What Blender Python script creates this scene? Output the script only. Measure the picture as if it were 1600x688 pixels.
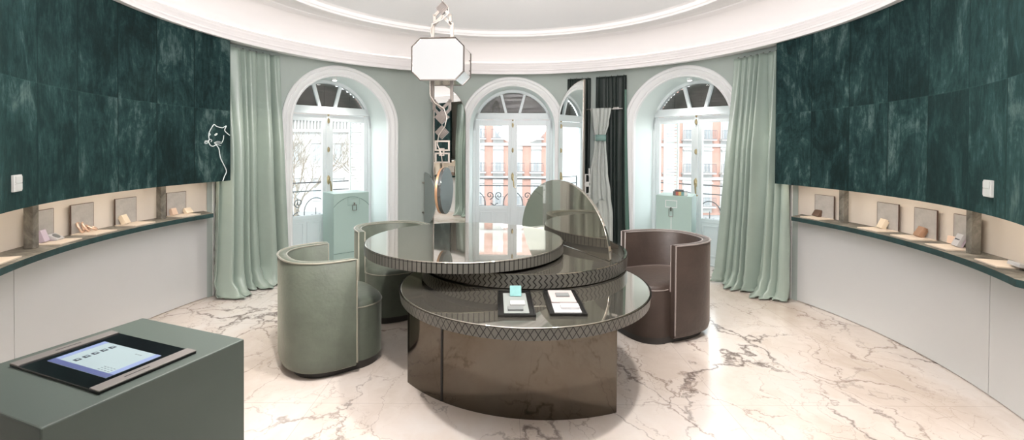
import bpy, bmesh, math, random
from mathutils import Matrix, Vector
from math import sin, cos, tan, pi, radians, degrees, sqrt, atan2, asin, hypot

scene = bpy.context.scene
for o in list(bpy.data.objects):
    bpy.data.objects.remove(o)
COL = scene.collection
W, H = 1600, 688

# ------------------------------------------------------------------ camera
F_PX, PX, PY, PITCH, ROLL = 711.0, 785.57, 240.47, 0.012, 0.0055
cam_d = bpy.data.cameras.new('camera')
cam = bpy.data.objects.new('camera', cam_d)
COL.objects.link(cam)
cam_d.sensor_fit = 'HORIZONTAL'
cam_d.sensor_width = 36
cam_d.lens = 36 * F_PX / W
cam_d.shift_x = -(PX - W / 2) / W
cam_d.shift_y = (PY - H / 2) / W
cam_d.clip_start = 0.02
cam_d.clip_end = 300
cam.matrix_world = (Matrix.Translation((0, -3.55, 1.5)) @ Matrix.Rotation(pi / 2 - PITCH, 4, 'X')
                    @ Matrix.Rotation(ROLL, 4, 'Z'))
scene.camera = cam

# ------------------------------------------------------------------ light
SKY = 3.7
SUN = 2.0
CEIL = 4.0
SPOT = 170.0
WARM = 25.0
HEAD = 12.0
LED = 4.2
COVE = 1.5
UP = 130.0
scene.view_settings.view_transform = 'Standard'
scene.view_settings.look = 'None'
scene.view_settings.gamma = 1
scene.view_settings.use_curve_mapping = False
scene.view_settings.exposure = 0.27

world = bpy.data.worlds.new('sky')
scene.world = world
world.use_nodes = True
bg = world.node_tree.nodes['Background']
bg.inputs[0].default_value = (0.90, 0.96, 1.0, 1)
bg.inputs[1].default_value = SKY


def lamp(name, kind, loc, energy, color=(1, 1, 1), target=None, **kw):
    d = bpy.data.lights.new(name, kind)
    d.energy = energy
    d.color = color
    for k, v in kw.items():
        setattr(d, k, v)
    o = bpy.data.objects.new(name, d)
    COL.objects.link(o)
    o.location = loc
    if target is not None:
        o.rotation_euler = (Vector(target) - Vector(loc)).to_track_quat('-Z', 'Y').to_euler()
    return o


# sun on the street, from behind this building
lamp('sun', 'SUN', (0, 0, 30), SUN, (1.0, 0.96, 0.9), target=(3, 30, 8), angle=0.02)
# added soft fill under the dome, stands for no real fitting
lamp('ceiling_fill', 'AREA', (0, -0.9, 2.95), CEIL, (1.0, 0.97, 0.94), target=(0, -0.9, 0), shape='DISK', size=2.2)
# the two spotlights over the table, towards the entrance
lamp('ceiling_spotlight', 'SPOT', (-0.8, -1.62, 2.85), SPOT, (1.0, 0.94, 0.87), target=(-0.35, -0.9, 0),
     spot_size=1.75, spot_blend=0.5, shadow_soft_size=0.06)
lamp('ceiling_spotlight', 'SPOT', (0.85, -1.62, 2.85), SPOT, (1.0, 0.94, 0.87), target=(0.5, -0.9, 0),
     spot_size=1.75, spot_blend=0.5, shadow_soft_size=0.06)
# warm downlights along the curved sides
for a in (-66, -88, -108, 66, 88, 108):
    x, y = 2.25 * sin(radians(a)), 2.25 * cos(radians(a))
    lamp('side_downlight', 'SPOT', (x, y, 2.86), WARM * (2.0 if abs(a) == 66 else 1.0), (1.0, 0.89, 0.77), target=(x * 1.12, y * 1.12, 0),
         spot_size=1.15, spot_blend=0.6, shadow_soft_size=0.05)
# downlights in the heads of the side windows
for a in (-42.2, 46.3):
    x, y = 3.25 * sin(radians(a)), 3.25 * cos(radians(a))
    lamp('window_head_downlight', 'SPOT', (x, y, 2.30), HEAD, (1.0, 0.97, 0.92), target=(x * 0.98, y * 0.98, 0),
         spot_size=2.2, spot_blend=0.6, shadow_soft_size=0.02)
# added area light without a fitting, brightens the dome from the entrance side
up = lamp('dome_fill', 'AREA', (0, -2.45, 2.2), UP, (1.0, 0.965, 0.97), target=(0, -0.6, 3.85), shape='DISK', size=1.5)
# unseen fill light added over the entrance, behind the camera
lamp('entrance_fill', 'AREA', (0, -3.6, 2.66), 4.0, (1.0, 0.96, 0.92), target=(0, -3.6, 0), shape='DISK', size=0.9)

# ------------------------------------------------------------------ materials
MATS = {}


def nodes_of(m):
    m.use_nodes = True
    return m.node_tree, m.node_tree.nodes['Principled BSDF']


def mat(name, col, rough=0.5, metal=0.0, spec=0.5, sheen=0.0, coat=0.0, sheen_tint=None, emit=None, estr=0.0,
        var=0.0, vscale=8.0, bump=0.0, bscale=60.0, stretch=(1, 1, 1)):
    m = bpy.data.materials.new(name)
    nt, b = nodes_of(m)
    b.inputs['Base Color'].default_value = (*col, 1)
    b.inputs['Roughness'].default_value = rough
    b.inputs['Metallic'].default_value = metal
    b.inputs['Specular IOR Level'].default_value = spec
    b.inputs['Sheen Weight'].default_value = sheen
    b.inputs['Sheen Roughness'].default_value = 0.35
    if sheen_tint:
        b.inputs['Sheen Tint'].default_value = (*sheen_tint, 1)
    b.inputs['Coat Weight'].default_value = coat
    if emit:
        b.inputs['Emission Color'].default_value = (*emit, 1)
        b.inputs['Emission Strength'].default_value = estr
    if var or bump:
        tc = nt.nodes.new('ShaderNodeTexCoord')
        mp = nt.nodes.new('ShaderNodeMapping')
        mp.inputs['Scale'].default_value = stretch
        nt.links.new(tc.outputs['Object'], mp.inputs[0])
    if var:
        n = nt.nodes.new('ShaderNodeTexNoise')
        n.inputs['Scale'].default_value = vscale
        n.inputs['Detail'].default_value = 6
        n.inputs['Roughness'].default_value = 0.65
        nt.links.new(mp.outputs[0], n.inputs['Vector'])
        r = nt.nodes.new('ShaderNodeValToRGB')
        r.color_ramp.elements[0].position = 0.3
        r.color_ramp.elements[1].position = 0.7
        r.color_ramp.elements[0].color = (*[c * (1 - var) for c in col], 1)
        r.color_ramp.elements[1].color = (*[min(1, c * (1 + var)) for c in col], 1)
        nt.links.new(n.outputs['Fac'], r.inputs[0])
        nt.links.new(r.outputs[0], b.inputs['Base Color'])
    if bump:
        n2 = nt.nodes.new('ShaderNodeTexNoise')
        n2.inputs['Scale'].default_value = bscale
        n2.inputs['Detail'].default_value = 3
        nt.links.new(mp.outputs[0], n2.inputs['Vector'])
        bp = nt.nodes.new('ShaderNodeBump')
        bp.inputs['Strength'].default_value = bump
        bp.inputs['Distance'].default_value = 0.01
        nt.links.new(n2.outputs['Fac'], bp.inputs['Height'])
        nt.links.new(bp.outputs[0], b.inputs['Normal'])
    MATS[name] = m
    return m


class NT:
    """small helper to write node math"""
    def __init__(self, m):
        self.nt, self.b = nodes_of(m)

    def n(self, t, **kw):
        x = self.nt.nodes.new(t)
        for k, v in kw.items():
            setattr(x, k, v)
        return x

    def put(self, sock, v):
        if hasattr(v, 'is_linked') or isinstance(v, bpy.types.NodeSocket):
            self.nt.links.new(v, sock)
        else:
            sock.default_value = v

    def math(self, op, a, b=0.0, c=0.0, clamp=False):
        x = self.n('ShaderNodeMath', operation=op)
        x.use_clamp = clamp
        self.put(x.inputs[0], a)
        self.put(x.inputs[1], b)
        if len(x.inputs) > 2:
            self.put(x.inputs[2], c)
        return x.outputs[0]

    def noise(self, vec, scale, detail=5, rough=0.6, dist=0.0):
        x = self.n('ShaderNodeTexNoise')
        self.nt.links.new(vec, x.inputs['Vector'])
        x.inputs['Scale'].default_value = scale
        x.inputs['Detail'].default_value = detail
        x.inputs['Roughness'].default_value = rough
        x.inputs['Distortion'].default_value = dist
        return x

    def ramp(self, fac, stops):
        x = self.n('ShaderNodeValToRGB')
        cr = x.color_ramp
        while len(cr.elements) < len(stops):
            cr.elements.new(0.5)
        for e, (p, c) in zip(cr.elements, stops):
            e.position = p
            e.color = (*c, 1) if len(c) == 3 else c
        self.nt.links.new(fac, x.inputs[0])
        return x.outputs[0]

    def mix(self, fac, a, b, blend='MIX'):
        x = self.n('ShaderNodeMix', data_type='RGBA', blend_type=blend)
        self.put(x.inputs[0], fac)
        self.put(x.inputs[6], a if not isinstance(a, tuple) else (*a, 1))
        self.put(x.inputs[7], b if not isinstance(b, tuple) else (*b, 1))
        return x.outputs[2]

    def xyz(self, a, b, c):
        x = self.n('ShaderNodeCombineXYZ')
        for i, v in enumerate((a, b, c)):
            self.put(x.inputs[i], v)
        return x.outputs[0]


def pos_nodes(N):
    tc = N.n('ShaderNodeTexCoord')
    sp = N.n('ShaderNodeSeparateXYZ')
    N.nt.links.new(tc.outputs['Object'], sp.inputs[0])
    return tc.outputs['Object'], sp.outputs[0], sp.outputs[1], sp.outputs[2]


def velvet_material():
    m = bpy.data.materials.new('teal_velvet')
    N = NT(m)
    vec, x, y, z = pos_nodes(N)
    ang = N.math('ABSOLUTE', N.math('MULTIPLY', N.math('ARCTAN2', x, y), 180 / pi))
    st = N.math('DIVIDE', N.math('SUBTRACT', ang, 72.2), 8.02)
    idx = N.math('ADD', N.math('FLOOR', st), N.math('MULTIPLY', N.math('GREATER_THAN', z, 1.845), 57.0))
    fr = N.math('FRACT', st)
    off = N.math('MULTIPLY', idx, 3.7)
    wn = N.n('ShaderNodeTexWhiteNoise', noise_dimensions='1D')
    N.nt.links.new(idx, wn.inputs['W'])
    u = N.math('MULTIPLY', N.math('ARCTAN2', x, y), 2.76)
    p1 = N.xyz(N.math('ADD', u, off), N.math('MULTIPLY', off, 1.7), N.math('MULTIPLY', z, 0.6))
    n1 = N.noise(p1, 3.4, 7, 0.68, 0.8).outputs['Fac']
    p2 = N.xyz(N.math('MULTIPLY', N.math('ADD', u, off), 2.2), off, N.math('MULTIPLY', z, 0.5))
    n2 = N.noise(p2, 7.0, 7, 0.75, 1.2).outputs['Fac']
    n3 = N.noise(N.xyz(N.math('ADD', u, off), off, N.math('MULTIPLY', z, 0.8)), 26.0, 5, 0.7, 0.5).outputs['Fac']
    v = N.math('ADD', N.math('ADD', N.math('MULTIPLY', n1, 0.50), N.math('MULTIPLY', n2, 0.36)), N.math('MULTIPLY', n3, 0.14))
    v = N.math('ADD', v, N.math('MULTIPLY', N.math('SUBTRACT', wn.outputs['Value'], 0.5), 0.055))
    # the pile lies differently on the upper and lower halves of each hide
    col = N.ramp(v, [(0.37, (0.0012, 0.005, 0.006)), (0.46, (0.0038, 0.0145, 0.0155)), (0.54, (0.014, 0.041, 0.041)),
                     (0.645, (0.10, 0.150, 0.143))])
    edge = N.math('MINIMUM', fr, N.math('SUBTRACT', 1.0, fr))
    seam = N.math('LESS_THAN', edge, 0.012)
    hs = N.math('LESS_THAN', N.math('ABSOLUTE', N.math('SUBTRACT', z, 1.845)), 0.004)
    col = N.mix(N.math('MULTIPLY', seam, 0.85), col, (0.001, 0.006, 0.007))
    col = N.mix(N.math('MULTIPLY', hs, 0.10), col, (0.05, 0.12, 0.11))
    N.nt.links.new(col, N.b.inputs['Base Color'])
    N.b.inputs['Roughness'].default_value = 0.8
    N.b.inputs['Specular IOR Level'].default_value = 0.2
    N.b.inputs['Sheen Weight'].default_value = 0.12
    N.b.inputs['Sheen Tint'].default_value = (0.2, 0.6, 0.55, 1)
    bp = N.n('ShaderNodeBump')
    bp.inputs['Strength'].default_value = 0.25
    bp.inputs['Distance'].default_value = 0.01
    N.nt.links.new(n2, bp.inputs['Height'])
    N.nt.links.new(bp.outputs[0], N.b.inputs['Normal'])
    MATS['velvet'] = m


def suede_material():
    m = bpy.data.materials.new('grey_suede')
    N = NT(m)
    vec, x, y, z = pos_nodes(N)
    n1 = N.noise(vec, 6, 7, 0.7, 0.5).outputs['Fac']
    col = N.ramp(n1, [(0.34, (0.07, 0.066, 0.054)), (0.5, (0.17, 0.158, 0.132)), (0.66, (0.33, 0.31, 0.265))])
    N.nt.links.new(col, N.b.inputs['Base Color'])
    N.b.inputs['Roughness'].default_value = 0.85
    MATS['suede'] = m


def marble_material():
    m = bpy.data.materials.new('veined_marble')
    N = NT(m)
    vec, x, y, z = pos_nodes(N)
    warp = N.noise(vec, 1.3, 6, 0.6).outputs['Color']
    w2 = N.noise(vec, 5.0, 5, 0.6).outputs['Color']

    def warped(amount, amount2, rot, sc):
        a = N.n('ShaderNodeVectorMath', operation='MULTIPLY_ADD')
        N.nt.links.new(warp, a.inputs[0])
        a.inputs[1].default_value = (amount,) * 3
        N.nt.links.new(vec, a.inputs[2])
        b2 = N.n('ShaderNodeVectorMath', operation='MULTIPLY_ADD')
        N.nt.links.new(w2, b2.inputs[0])
        b2.inputs[1].default_value = (amount2,) * 3
        N.nt.links.new(a.outputs[0], b2.inputs[2])
        mp = N.n('ShaderNodeMapping')
        N.nt.links.new(b2.outputs[0], mp.inputs[0])
        mp.inputs['Rotation'].default_value = (0, 0, rot)
        mp.inputs['Scale'].default_value = sc
        return mp.outputs[0]

    def vein(vecs, scale, width, mask_scale, mlo, mhi):
        v = N.n('ShaderNodeTexVoronoi', feature='DISTANCE_TO_EDGE')
        N.nt.links.new(vecs, v.inputs['Vector'])
        v.inputs['Scale'].default_value = scale
        nz = N.noise(vec, 7.0, 4, 0.6).outputs['Fac']
        mask = N.noise(vec, mask_scale, 3, 0.5).outputs['Fac']
        mk = N.n('ShaderNodeMapRange')
        N.nt.links.new(mask, mk.inputs[0])
        mk.inputs[1].default_value = mlo
        mk.inputs[2].default_value = mhi
        wd = N.math('MULTIPLY', N.math('MULTIPLY', N.math('POWER', nz, 1.6), width * 3.0), mk.outputs[0])
        wd = N.math('ADD', wd, 0.0006)
        r = N.math('SUBTRACT', 1.0, N.math('DIVIDE', v.outputs['Distance'], wd), clamp=True)
        return N.math('MULTIPLY', r, N.math('MULTIPLY', mk.outputs[0], 1.0, clamp=True))

    v1 = vein(warped(0.9, 0.10, 0.5, (1.0, 0.5, 1.0)), 1.15, 0.020, 0.9, 0.36, 0.60)
    v2 = vein(warped(0.7, 0.14, -0.5, (1.0, 0.62, 1.0)), 2.7, 0.026, 1.2, 0.38, 0.60)
    v3 = vein(warped(0.5, 0.18, 0.9, (1.0, 0.7, 1.0)), 6.5, 0.026, 1.5, 0.42, 0.66)
    cl = N.noise(warped(0.6, 0.1, 0.5, (1, 0.5, 1)), 1.1, 5, 0.6).outputs['Fac']
    base = N.ramp(cl, [(0.33, (0.53, 0.45, 0.385)), (0.5, (0.67, 0.605, 0.555)), (0.66, (0.72, 0.69, 0.665))])
    hal = N.math('MULTIPLY', N.noise(warped(0.8, 0.2, 0.5, (1, 0.35, 1)), 2.4, 6, 0.7).outputs['Fac'], 1.0)
    base = N.mix(N.math('MULTIPLY', N.math('SUBTRACT', hal, 0.58, clamp=True), 3.0, clamp=True), base, (0.50, 0.40, 0.33))
    c = N.mix(N.math('MULTIPLY', v3, 0.75), base, (0.34, 0.26, 0.21))
    c = N.mix(N.math('MULTIPLY', v2, 0.8), c, (0.24, 0.18, 0.15))
    c = N.mix(N.math('MULTIPLY', v1, 0.92), c, (0.13, 0.10, 0.09))
    # slab joints
    j1 = N.math('LESS_THAN', N.math('ABSOLUTE', N.math('SUBTRACT', N.math('FRACT', N.math('DIVIDE', N.math('ADD', x, 0.5), 1.2)), 0.5)), 0.0014)
    j2 = N.math('LESS_THAN', N.math('ABSOLUTE', N.math('SUBTRACT', N.math('FRACT', N.math('DIVIDE', N.math('ADD', y, 0.3), 1.2)), 0.5)), 0.0014)
    c = N.mix(N.math('MULTIPLY', N.math('MAXIMUM', j1, j2), 0.45), c, (0.3, 0.25, 0.22))
    N.nt.links.new(c, N.b.inputs['Base Color'])
    N.b.inputs['Roughness'].default_value = 0.17
    N.b.inputs['Specular IOR Level'].default_value = 0.5
    MATS['marble'] = m


def glass_material():
    m = bpy.data.materials.new('window_glass')
    nt, b = nodes_of(m)
    nt.nodes.remove(b)
    out = nt.nodes['Material Output']
    tr = nt.nodes.new('ShaderNodeBsdfTransparent')
    tr.inputs[0].default_value = (0.97, 0.99, 0.99, 1)
    gl = nt.nodes.new('ShaderNodeBsdfGlossy')
    gl.inputs['Roughness'].default_value = 0.02
    mx = nt.nodes.new('ShaderNodeMixShader')
    mx.inputs[0].default_value = 0.06
    nt.links.new(tr.outputs[0], mx.inputs[1])
    nt.links.new(gl.outputs[0], mx.inputs[2])
    nt.links.new(mx.outputs[0], out.inputs[0])
    MATS['glass'] = m


def rim_material(kind):
    """engraved edge bands of the three table tiers; uv = metres along and up the rim"""
    m = bpy.data.materials.new('rim_' + kind)
    N = NT(m)
    uv = N.n('ShaderNodeUVMap')
    sp = N.n('ShaderNodeSeparateXYZ')
    N.nt.links.new(uv.outputs[0], sp.inputs[0])
    u, v = sp.outputs[0], sp.outputs[1]
    if kind == 'diamond':
        su, sv = 1 / 0.0375, 1 / 0.060
        a = N.math('FRACT', N.math('ADD', N.math('MULTIPLY', u, su), N.math('MULTIPLY', v, sv)))
        b = N.math('FRACT', N.math('SUBTRACT', N.math('MULTIPLY', u, su), N.math('MULTIPLY', v, sv)))
        ga = N.math('LESS_THAN', N.math('ABSOLUTE', N.math('SUBTRACT', a, 0.5)), 0.065)
        gb = N.math('LESS_THAN', N.math('ABSOLUTE', N.math('SUBTRACT', b, 0.5)), 0.065)
        g = N.math('MAXIMUM', ga, gb)
    elif kind == 'chevron':
        zz = N.math('ABSOLUTE', N.math('SUBTRACT', N.math('FRACT', N.math('MULTIPLY', v, 1 / 0.042)), 0.5))
        a = N.math('FRACT', N.math('MULTIPLY', N.math('ADD', u, N.math('MULTIPLY', zz, 0.036)), 1 / 0.034))
        g = N.math('LESS_THAN', N.math('ABSOLUTE', N.math('SUBTRACT', a, 0.5)), 0.13)
    else:
        a = N.math('FRACT', N.math('MULTIPLY', u, 1 / 0.031))
        g = N.math('LESS_THAN', N.math('ABSOLUTE', N.math('SUBTRACT', a, 0.5)), 0.10)
        l2 = N.math('LESS_THAN', N.math('ABSOLUTE', N.math('SUBTRACT', v, 0.057)), 0.0015)
        g = N.math('MAXIMUM', g, l2)
    c = N.mix(g, (0.115, 0.112, 0.10), (0.008, 0.008, 0.007))
    N.nt.links.new(c, N.b.inputs['Base Color'])
    N.b.inputs['Roughness'].default_value = 0.33
    N.b.inputs['Metallic'].default_value = 0.35
    bp = N.n('ShaderNodeBump')
    bp.invert = True
    bp.inputs['Strength'].default_value = 0.8
    bp.inputs['Distance'].default_value = 0.003
    N.nt.links.new(g, bp.inputs['Height'])
    N.nt.links.new(bp.outputs[0], N.b.inputs['Normal'])
    MATS['rim_' + kind] = m


velvet_material()
suede_material()
marble_material()
glass_material()
for k in ('diamond', 'chevron', 'flute'):
    rim_material(k)
mat('mint_wall', (0.44, 0.50, 0.465), 0.65, var=0.015, vscale=1.5)
mat('mint_reveal', (0.76, 0.83, 0.81), 0.55)
mat('cream_niche', (0.80, 0.72, 0.63), 0.6, var=0.02, vscale=3)
mat('lower_wall', (0.66, 0.665, 0.655), 0.5, var=0.012, vscale=2)
mat('plaster', (0.92, 0.90, 0.895), 0.6)
mat('ceiling_paint', (0.93, 0.925, 0.935), 0.7)
mat('frame_white', (0.74, 0.79, 0.80), 0.35)
mat('trim_white', (0.86, 0.87, 0.87), 0.4)
mat('roller_slats', (0.052, 0.048, 0.040), 0.6, var=0.35, vscale=9, stretch=(0.5, 1, 6))
mat('shutter_white', (0.80, 0.80, 0.77), 0.5)
mat('aged_brass', (0.42, 0.34, 0.2), 0.35, 1.0)
mat('chrome', (0.75, 0.74, 0.72), 0.12, 1.0)
mat('steel_dark', (0.20, 0.18, 0.165), 0.28, 0.9)
mat('steel_warm', (0.42, 0.38, 0.34), 0.38, 0.9)
mat('wing_grey', (0.42, 0.44, 0.44), 0.2, 0.9)
mat('handle_silver', (0.82, 0.81, 0.79), 0.35, 0.5)
mat('mirror', (0.93, 0.95, 0.94), 0.01, 1.0)
mat('mirror_grey', (0.15, 0.16, 0.162), 0.12, 0.9)
mat('copper_edge', (0.55, 0.33, 0.2), 0.35, 0.8)
mat('curtain_silk', (0.31, 0.385, 0.335), 0.34, spec=0.8, sheen=0.15, sheen_tint=(0.9, 0.95, 0.85), var=0.05, vscale=4)
mat('cloth_silver', (0.50, 0.535, 0.50), 0.45, spec=0.5, sheen=0.2, var=0.06, vscale=7)
mat('curtain_dark', (0.020, 0.031, 0.027), 0.55, sheen=0.12, sheen_tint=(0.3, 0.5, 0.45))
mat('curtain_lining', (0.12, 0.22, 0.18), 0.4, sheen=0.2)
mat('band_green', (0.20, 0.33, 0.30), 0.6)
mat('velvet_sage', (0.100, 0.118, 0.092), 0.5, sheen=0.38, sheen_tint=(0.85, 0.85, 0.7), var=0.18, vscale=5, bump=0.15, bscale=40)
mat('piping_sage', (0.27, 0.265, 0.21), 0.45, sheen=0.5)
mat('velvet_brown', (0.042, 0.028, 0.022), 0.5, sheen=0.3, sheen_tint=(0.95, 0.8, 0.7), var=0.22, vscale=5, bump=0.15, bscale=40)
mat('piping_brown', (0.24, 0.205, 0.19), 0.4, sheen=0.4)
mat('plinth_dark', (0.03, 0.028, 0.026), 0.4)
mat('lacquer', (0.38, 0.36, 0.31), 0.03, 0.90, var=0.0)
mat('lacquer_base', (0.11, 0.094, 0.075), 0.06, 0.9, var=0.10, vscale=3)
mat('slot_black', (0.006, 0.006, 0.006), 0.5)
mat('tray_black', (0.007, 0.007, 0.007), 0.25)
mat('compartment', (0.05, 0.048, 0.04), 0.3)
mat('console_mint', (0.38, 0.52, 0.48), 0.42)
mat('line_green', (0.15, 0.23, 0.20), 0.5)
mat('kiosk_green', (0.062, 0.082, 0.070), 0.5, var=0.04, vscale=3)
mat('kiosk_strip', (0.20, 0.185, 0.175), 0.45, 0.3)
mat('screen_black', (0.004, 0.004, 0.005), 0.1)
mat('screen_page', (0.12, 0.15, 0.155), 0.3, emit=(0.56, 0.68, 0.70), estr=0.5)
mat('screen_bar', (0.05, 0.06, 0.12), 0.3, emit=(0.06, 0.075, 0.20), estr=0.7)
mat('screen_margin', (0.1, 0.12, 0.2), 0.3, emit=(0.19, 0.25, 0.42), estr=0.8)
mat('icon_dark', (0.02, 0.025, 0.04), 0.4)
mat('icon_grey', (0.22, 0.27, 0.29), 0.4)
mat('shelf_edge', (0.01, 0.04, 0.04), 0.7, var=0.5, vscale=10)
mat('stone_board', (0.42, 0.40, 0.375), 0.8, var=0.13, vscale=14)
mat('board_edge', (0.10, 0.06, 0.045), 0.6)
mat('cream_board', (0.74, 0.64, 0.53), 0.6)
mat('cream_block', (0.80, 0.68, 0.52), 0.5)
mat('pink_block', (0.74, 0.55, 0.42), 0.5)
mat('tan_block', (0.36, 0.21, 0.13), 0.5)
mat('brown_block', (0.13, 0.08, 0.055), 0.5)
mat('lilac', (0.55, 0.47, 0.55), 0.5)
mat('white_card', (0.50, 0.50, 0.51), 0.4)
mat('grey_card', (0.21, 0.23, 0.22), 0.6)
mat('dark_card', (0.16, 0.17, 0.17), 0.5)
mat('pink_card', (0.38, 0.33, 0.32), 0.6)
mat('aqua', (0.16, 0.34, 0.34), 0.6, var=0.08, vscale=30)
mat('rose_gold', (0.85, 0.62, 0.48), 0.25, 0.6)
mat('switch_white', (0.70, 0.72, 0.70), 0.4)
mat('panther_white', (0.78, 0.84, 0.84), 0.5)
mat('lamp_glass', (0.12, 0.12, 0.12), 0.9, spec=0.1, emit=(1.0, 0.99, 0.97), estr=0.5)
mat('led', (1, 0.9, 0.75), 0.5, emit=(1.0, 0.88, 0.74), estr=LED)
mat('cove_led', (1, 0.95, 0.9), 0.5, emit=(1.0, 0.93, 0.86), estr=COVE)
mat('spot_glow', (1, 1, 1), 0.5, emit=(1.0, 0.98, 0.94), estr=14.0)
mat('iron', (0.05, 0.05, 0.055), 0.5)
mat('far_iron', (0.10, 0.10, 0.115), 0.6)  # paler than the near iron: haze put into the colour
mat('brick', (0.42, 0.255, 0.21), 0.8, var=0.06, vscale=3)
mat('stucco', (0.50, 0.49, 0.475), 0.8, var=0.03, vscale=0.6)
mat('far_glass', (0.35, 0.37, 0.38), 0.4)
mat('roof_tile', (0.36, 0.22, 0.18), 0.8, var=0.1, vscale=2)
mat('bark', (0.25, 0.21, 0.17), 0.9)
mat('street', (0.3, 0.3, 0.3), 0.9)
mat('book_white', (0.75, 0.75, 0.73), 0.5)
mat('book_dark', (0.12, 0.13, 0.13), 0.5)
mat('book_red', (0.45, 0.12, 0.09), 0.5)
mat('book_orange', (0.65, 0.42, 0.15), 0.5)
mat('book_teal', (0.18, 0.36, 0.36), 0.5)
mat('entrance_wall', (0.55, 0.56, 0.54), 0.6)

# ------------------------------------------------------------------ mesh helpers


def P(az, R, z=0.0):
    a = radians(az)
    return Vector((R * sin(a), R * cos(a), z))


class MB:
    def __init__(self):
        self.v, self.f, self.uv = [], [], {}

    def add(self, verts, faces, mx=None, uvs=None):
        n = len(self.v)
        for p in verts:
            p = Vector(p)
            self.v.append(mx @ p if mx is not None else p)
        for i, fc in enumerate(faces):
            if uvs:
                self.uv[len(self.f)] = uvs[i]
            self.f.append([n + k for k in fc])
        return self

    def box(self, c, s, mx=None):
        x, y, z = c
        a, b, d = s[0] / 2, s[1] / 2, s[2] / 2
        vs = [(x + i * a, y + j * b, z + k * d) for k in (-1, 1) for j in (-1, 1) for i in (-1, 1)]
        return self.add(vs, [(0, 2, 3, 1), (4, 5, 7, 6), (0, 1, 5, 4), (2, 6, 7, 3), (0, 4, 6, 2), (1, 3, 7, 5)], mx)

    def prism(self, poly, z0, z1, mx=None):
        """poly: list of (x, y), extruded in z"""
        n = len(poly)
        vs = [(x, y, z0) for x, y in poly] + [(x, y, z1) for x, y in poly]
        fs = [list(range(n - 1, -1, -1)), list(range(n, 2 * n))]
        fs += [(i, (i + 1) % n, n + (i + 1) % n, n + i) for i in range(n)]
        return self.add(vs, fs, mx)

    def tube(self, pts, r, n=8, closed=False, mx=None, flat=1.0):
        pts = [Vector(p) for p in pts]
        m = len(pts)
        vs, fs = [], []
        up = None
        for i, p in enumerate(pts):
            a = pts[i - 1] if (i > 0 or closed) else p
            b = pts[(i + 1) % m] if (i < m - 1 or closed) else p
            t = (b - a).normalized() if (b - a).length > 1e-9 else Vector((0, 0, 1))
            if up is None:
                up = t.orthogonal().normalized()
            else:
                up = (up - t * up.dot(t))
                up = up.normalized() if up.length > 1e-6 else t.orthogonal().normalized()
            bt = t.cross(up)
            rr = r[i] if isinstance(r, (list, tuple)) else r
            for k in range(n):
                an = 2 * pi * k / n
                vs.append(p + up * (rr * cos(an)) + bt * (rr * flat * sin(an)))
        for i in range(m if closed else m - 1):
            j = (i + 1) % m
            for k in range(n):
                l = (k + 1) % n
                fs.append((i * n + k, i * n + l, j * n + l, j * n + k))
        if not closed:
            fs.append(list(range(n - 1, -1, -1)))
            fs.append([(m - 1) * n + k for k in range(n)])
        return self.add(vs, fs, mx)

    def arc(self, prof, a0, a1, n=None, closed=True, c=(0, 0), full=False):
        """sweep a closed profile [(R, z)] about the vertical axis from azimuth a0 to a1"""
        if n is None:
            n = max(2, int(abs(a1 - a0) / 1.5))
        m = len(prof)
        vs, fs = [], []
        cnt = n if full else n + 1
        for i in range(cnt):
            a = a0 + (a1 - a0) * i / n
            for R, z in prof:
                q = P(a, R, z)
                vs.append((q.x + c[0], q.y + c[1], q.z))
        for i in range(n):
            j = (i + 1) % cnt
            for k in range(m if closed else m - 1):
                l = (k + 1) % m
                fs.append((i * m + k, i * m + l, j * m + l, j * m + k))
        if closed and not full:
            fs.append(list(range(m)))
            fs.append([n * m + k for k in range(m - 1, -1, -1)])
        return self.add(vs, fs)

    def grid(self, fn, nu, nv, closed_u=False):
        vs = [fn(i / nu, j / nv) for j in range(nv + 1) for i in range(nu + 1)]
        fs = [(j * (nu + 1) + i, j * (nu + 1) + i + 1, (j + 1) * (nu + 1) + i + 1, (j + 1) * (nu + 1) + i)
              for j in range(nv) for i in range(nu)]
        return self.add(vs, fs)

    def build(self, name, material, parent=None, smooth=None, bevel=0.0, bseg=2, solid=0.0, subsurf=0, world=True):
        vs = self.v
        if parent is not None and world:
            inv = XF[parent.name].inverted()
            vs = [inv @ Vector(p) for p in vs]
        me = bpy.data.meshes.new(name)
        me.from_pydata([tuple(p) for p in vs], [], self.f)
        if self.uv:
            ul = me.uv_layers.new(name='UVMap')
            for pi_, poly in enumerate(me.polygons):
                if pi_ in self.uv:
                    for li, q in zip(poly.loop_indices, self.uv[pi_]):
                        ul.data[li].uv = q
        bm = bmesh.new()
        bm.from_mesh(me)
        bmesh.ops.recalc_face_normals(bm, faces=bm.faces)
        bm.to_mesh(me)
        bm.free()
        me.materials.append(MATS[material])
        if smooth is not None:
            me.shade_smooth()
            me.set_sharp_from_angle(angle=radians(smooth))
        o = bpy.data.objects.new(name, me)
        COL.objects.link(o)
        if parent is not None:
            o.parent = parent
            XF[o.name] = XF[parent.name]
        else:
            XF[o.name] = Matrix.Identity(4)
        if solid:
            md = o.modifiers.new('thickness', 'SOLIDIFY')
            md.thickness = solid
            md.offset = 0
        if bevel:
            md = o.modifiers.new('bevel', 'BEVEL')
            md.width = bevel
            md.segments = bseg
            md.limit_method = 'ANGLE'
            md.angle_limit = radians(40)
        if subsurf:
            md = o.modifiers.new('subdivision', 'SUBSURF')
            md.levels = md.render_levels = subsurf
        return o


XF = {}


def tag(o, label, cat, group=None, kind=None):
    if label:
        o['label'] = label
    if cat:
        o['category'] = cat
    if group:
        o['group'] = group
    if kind:
        o['kind'] = kind
    return o


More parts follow.
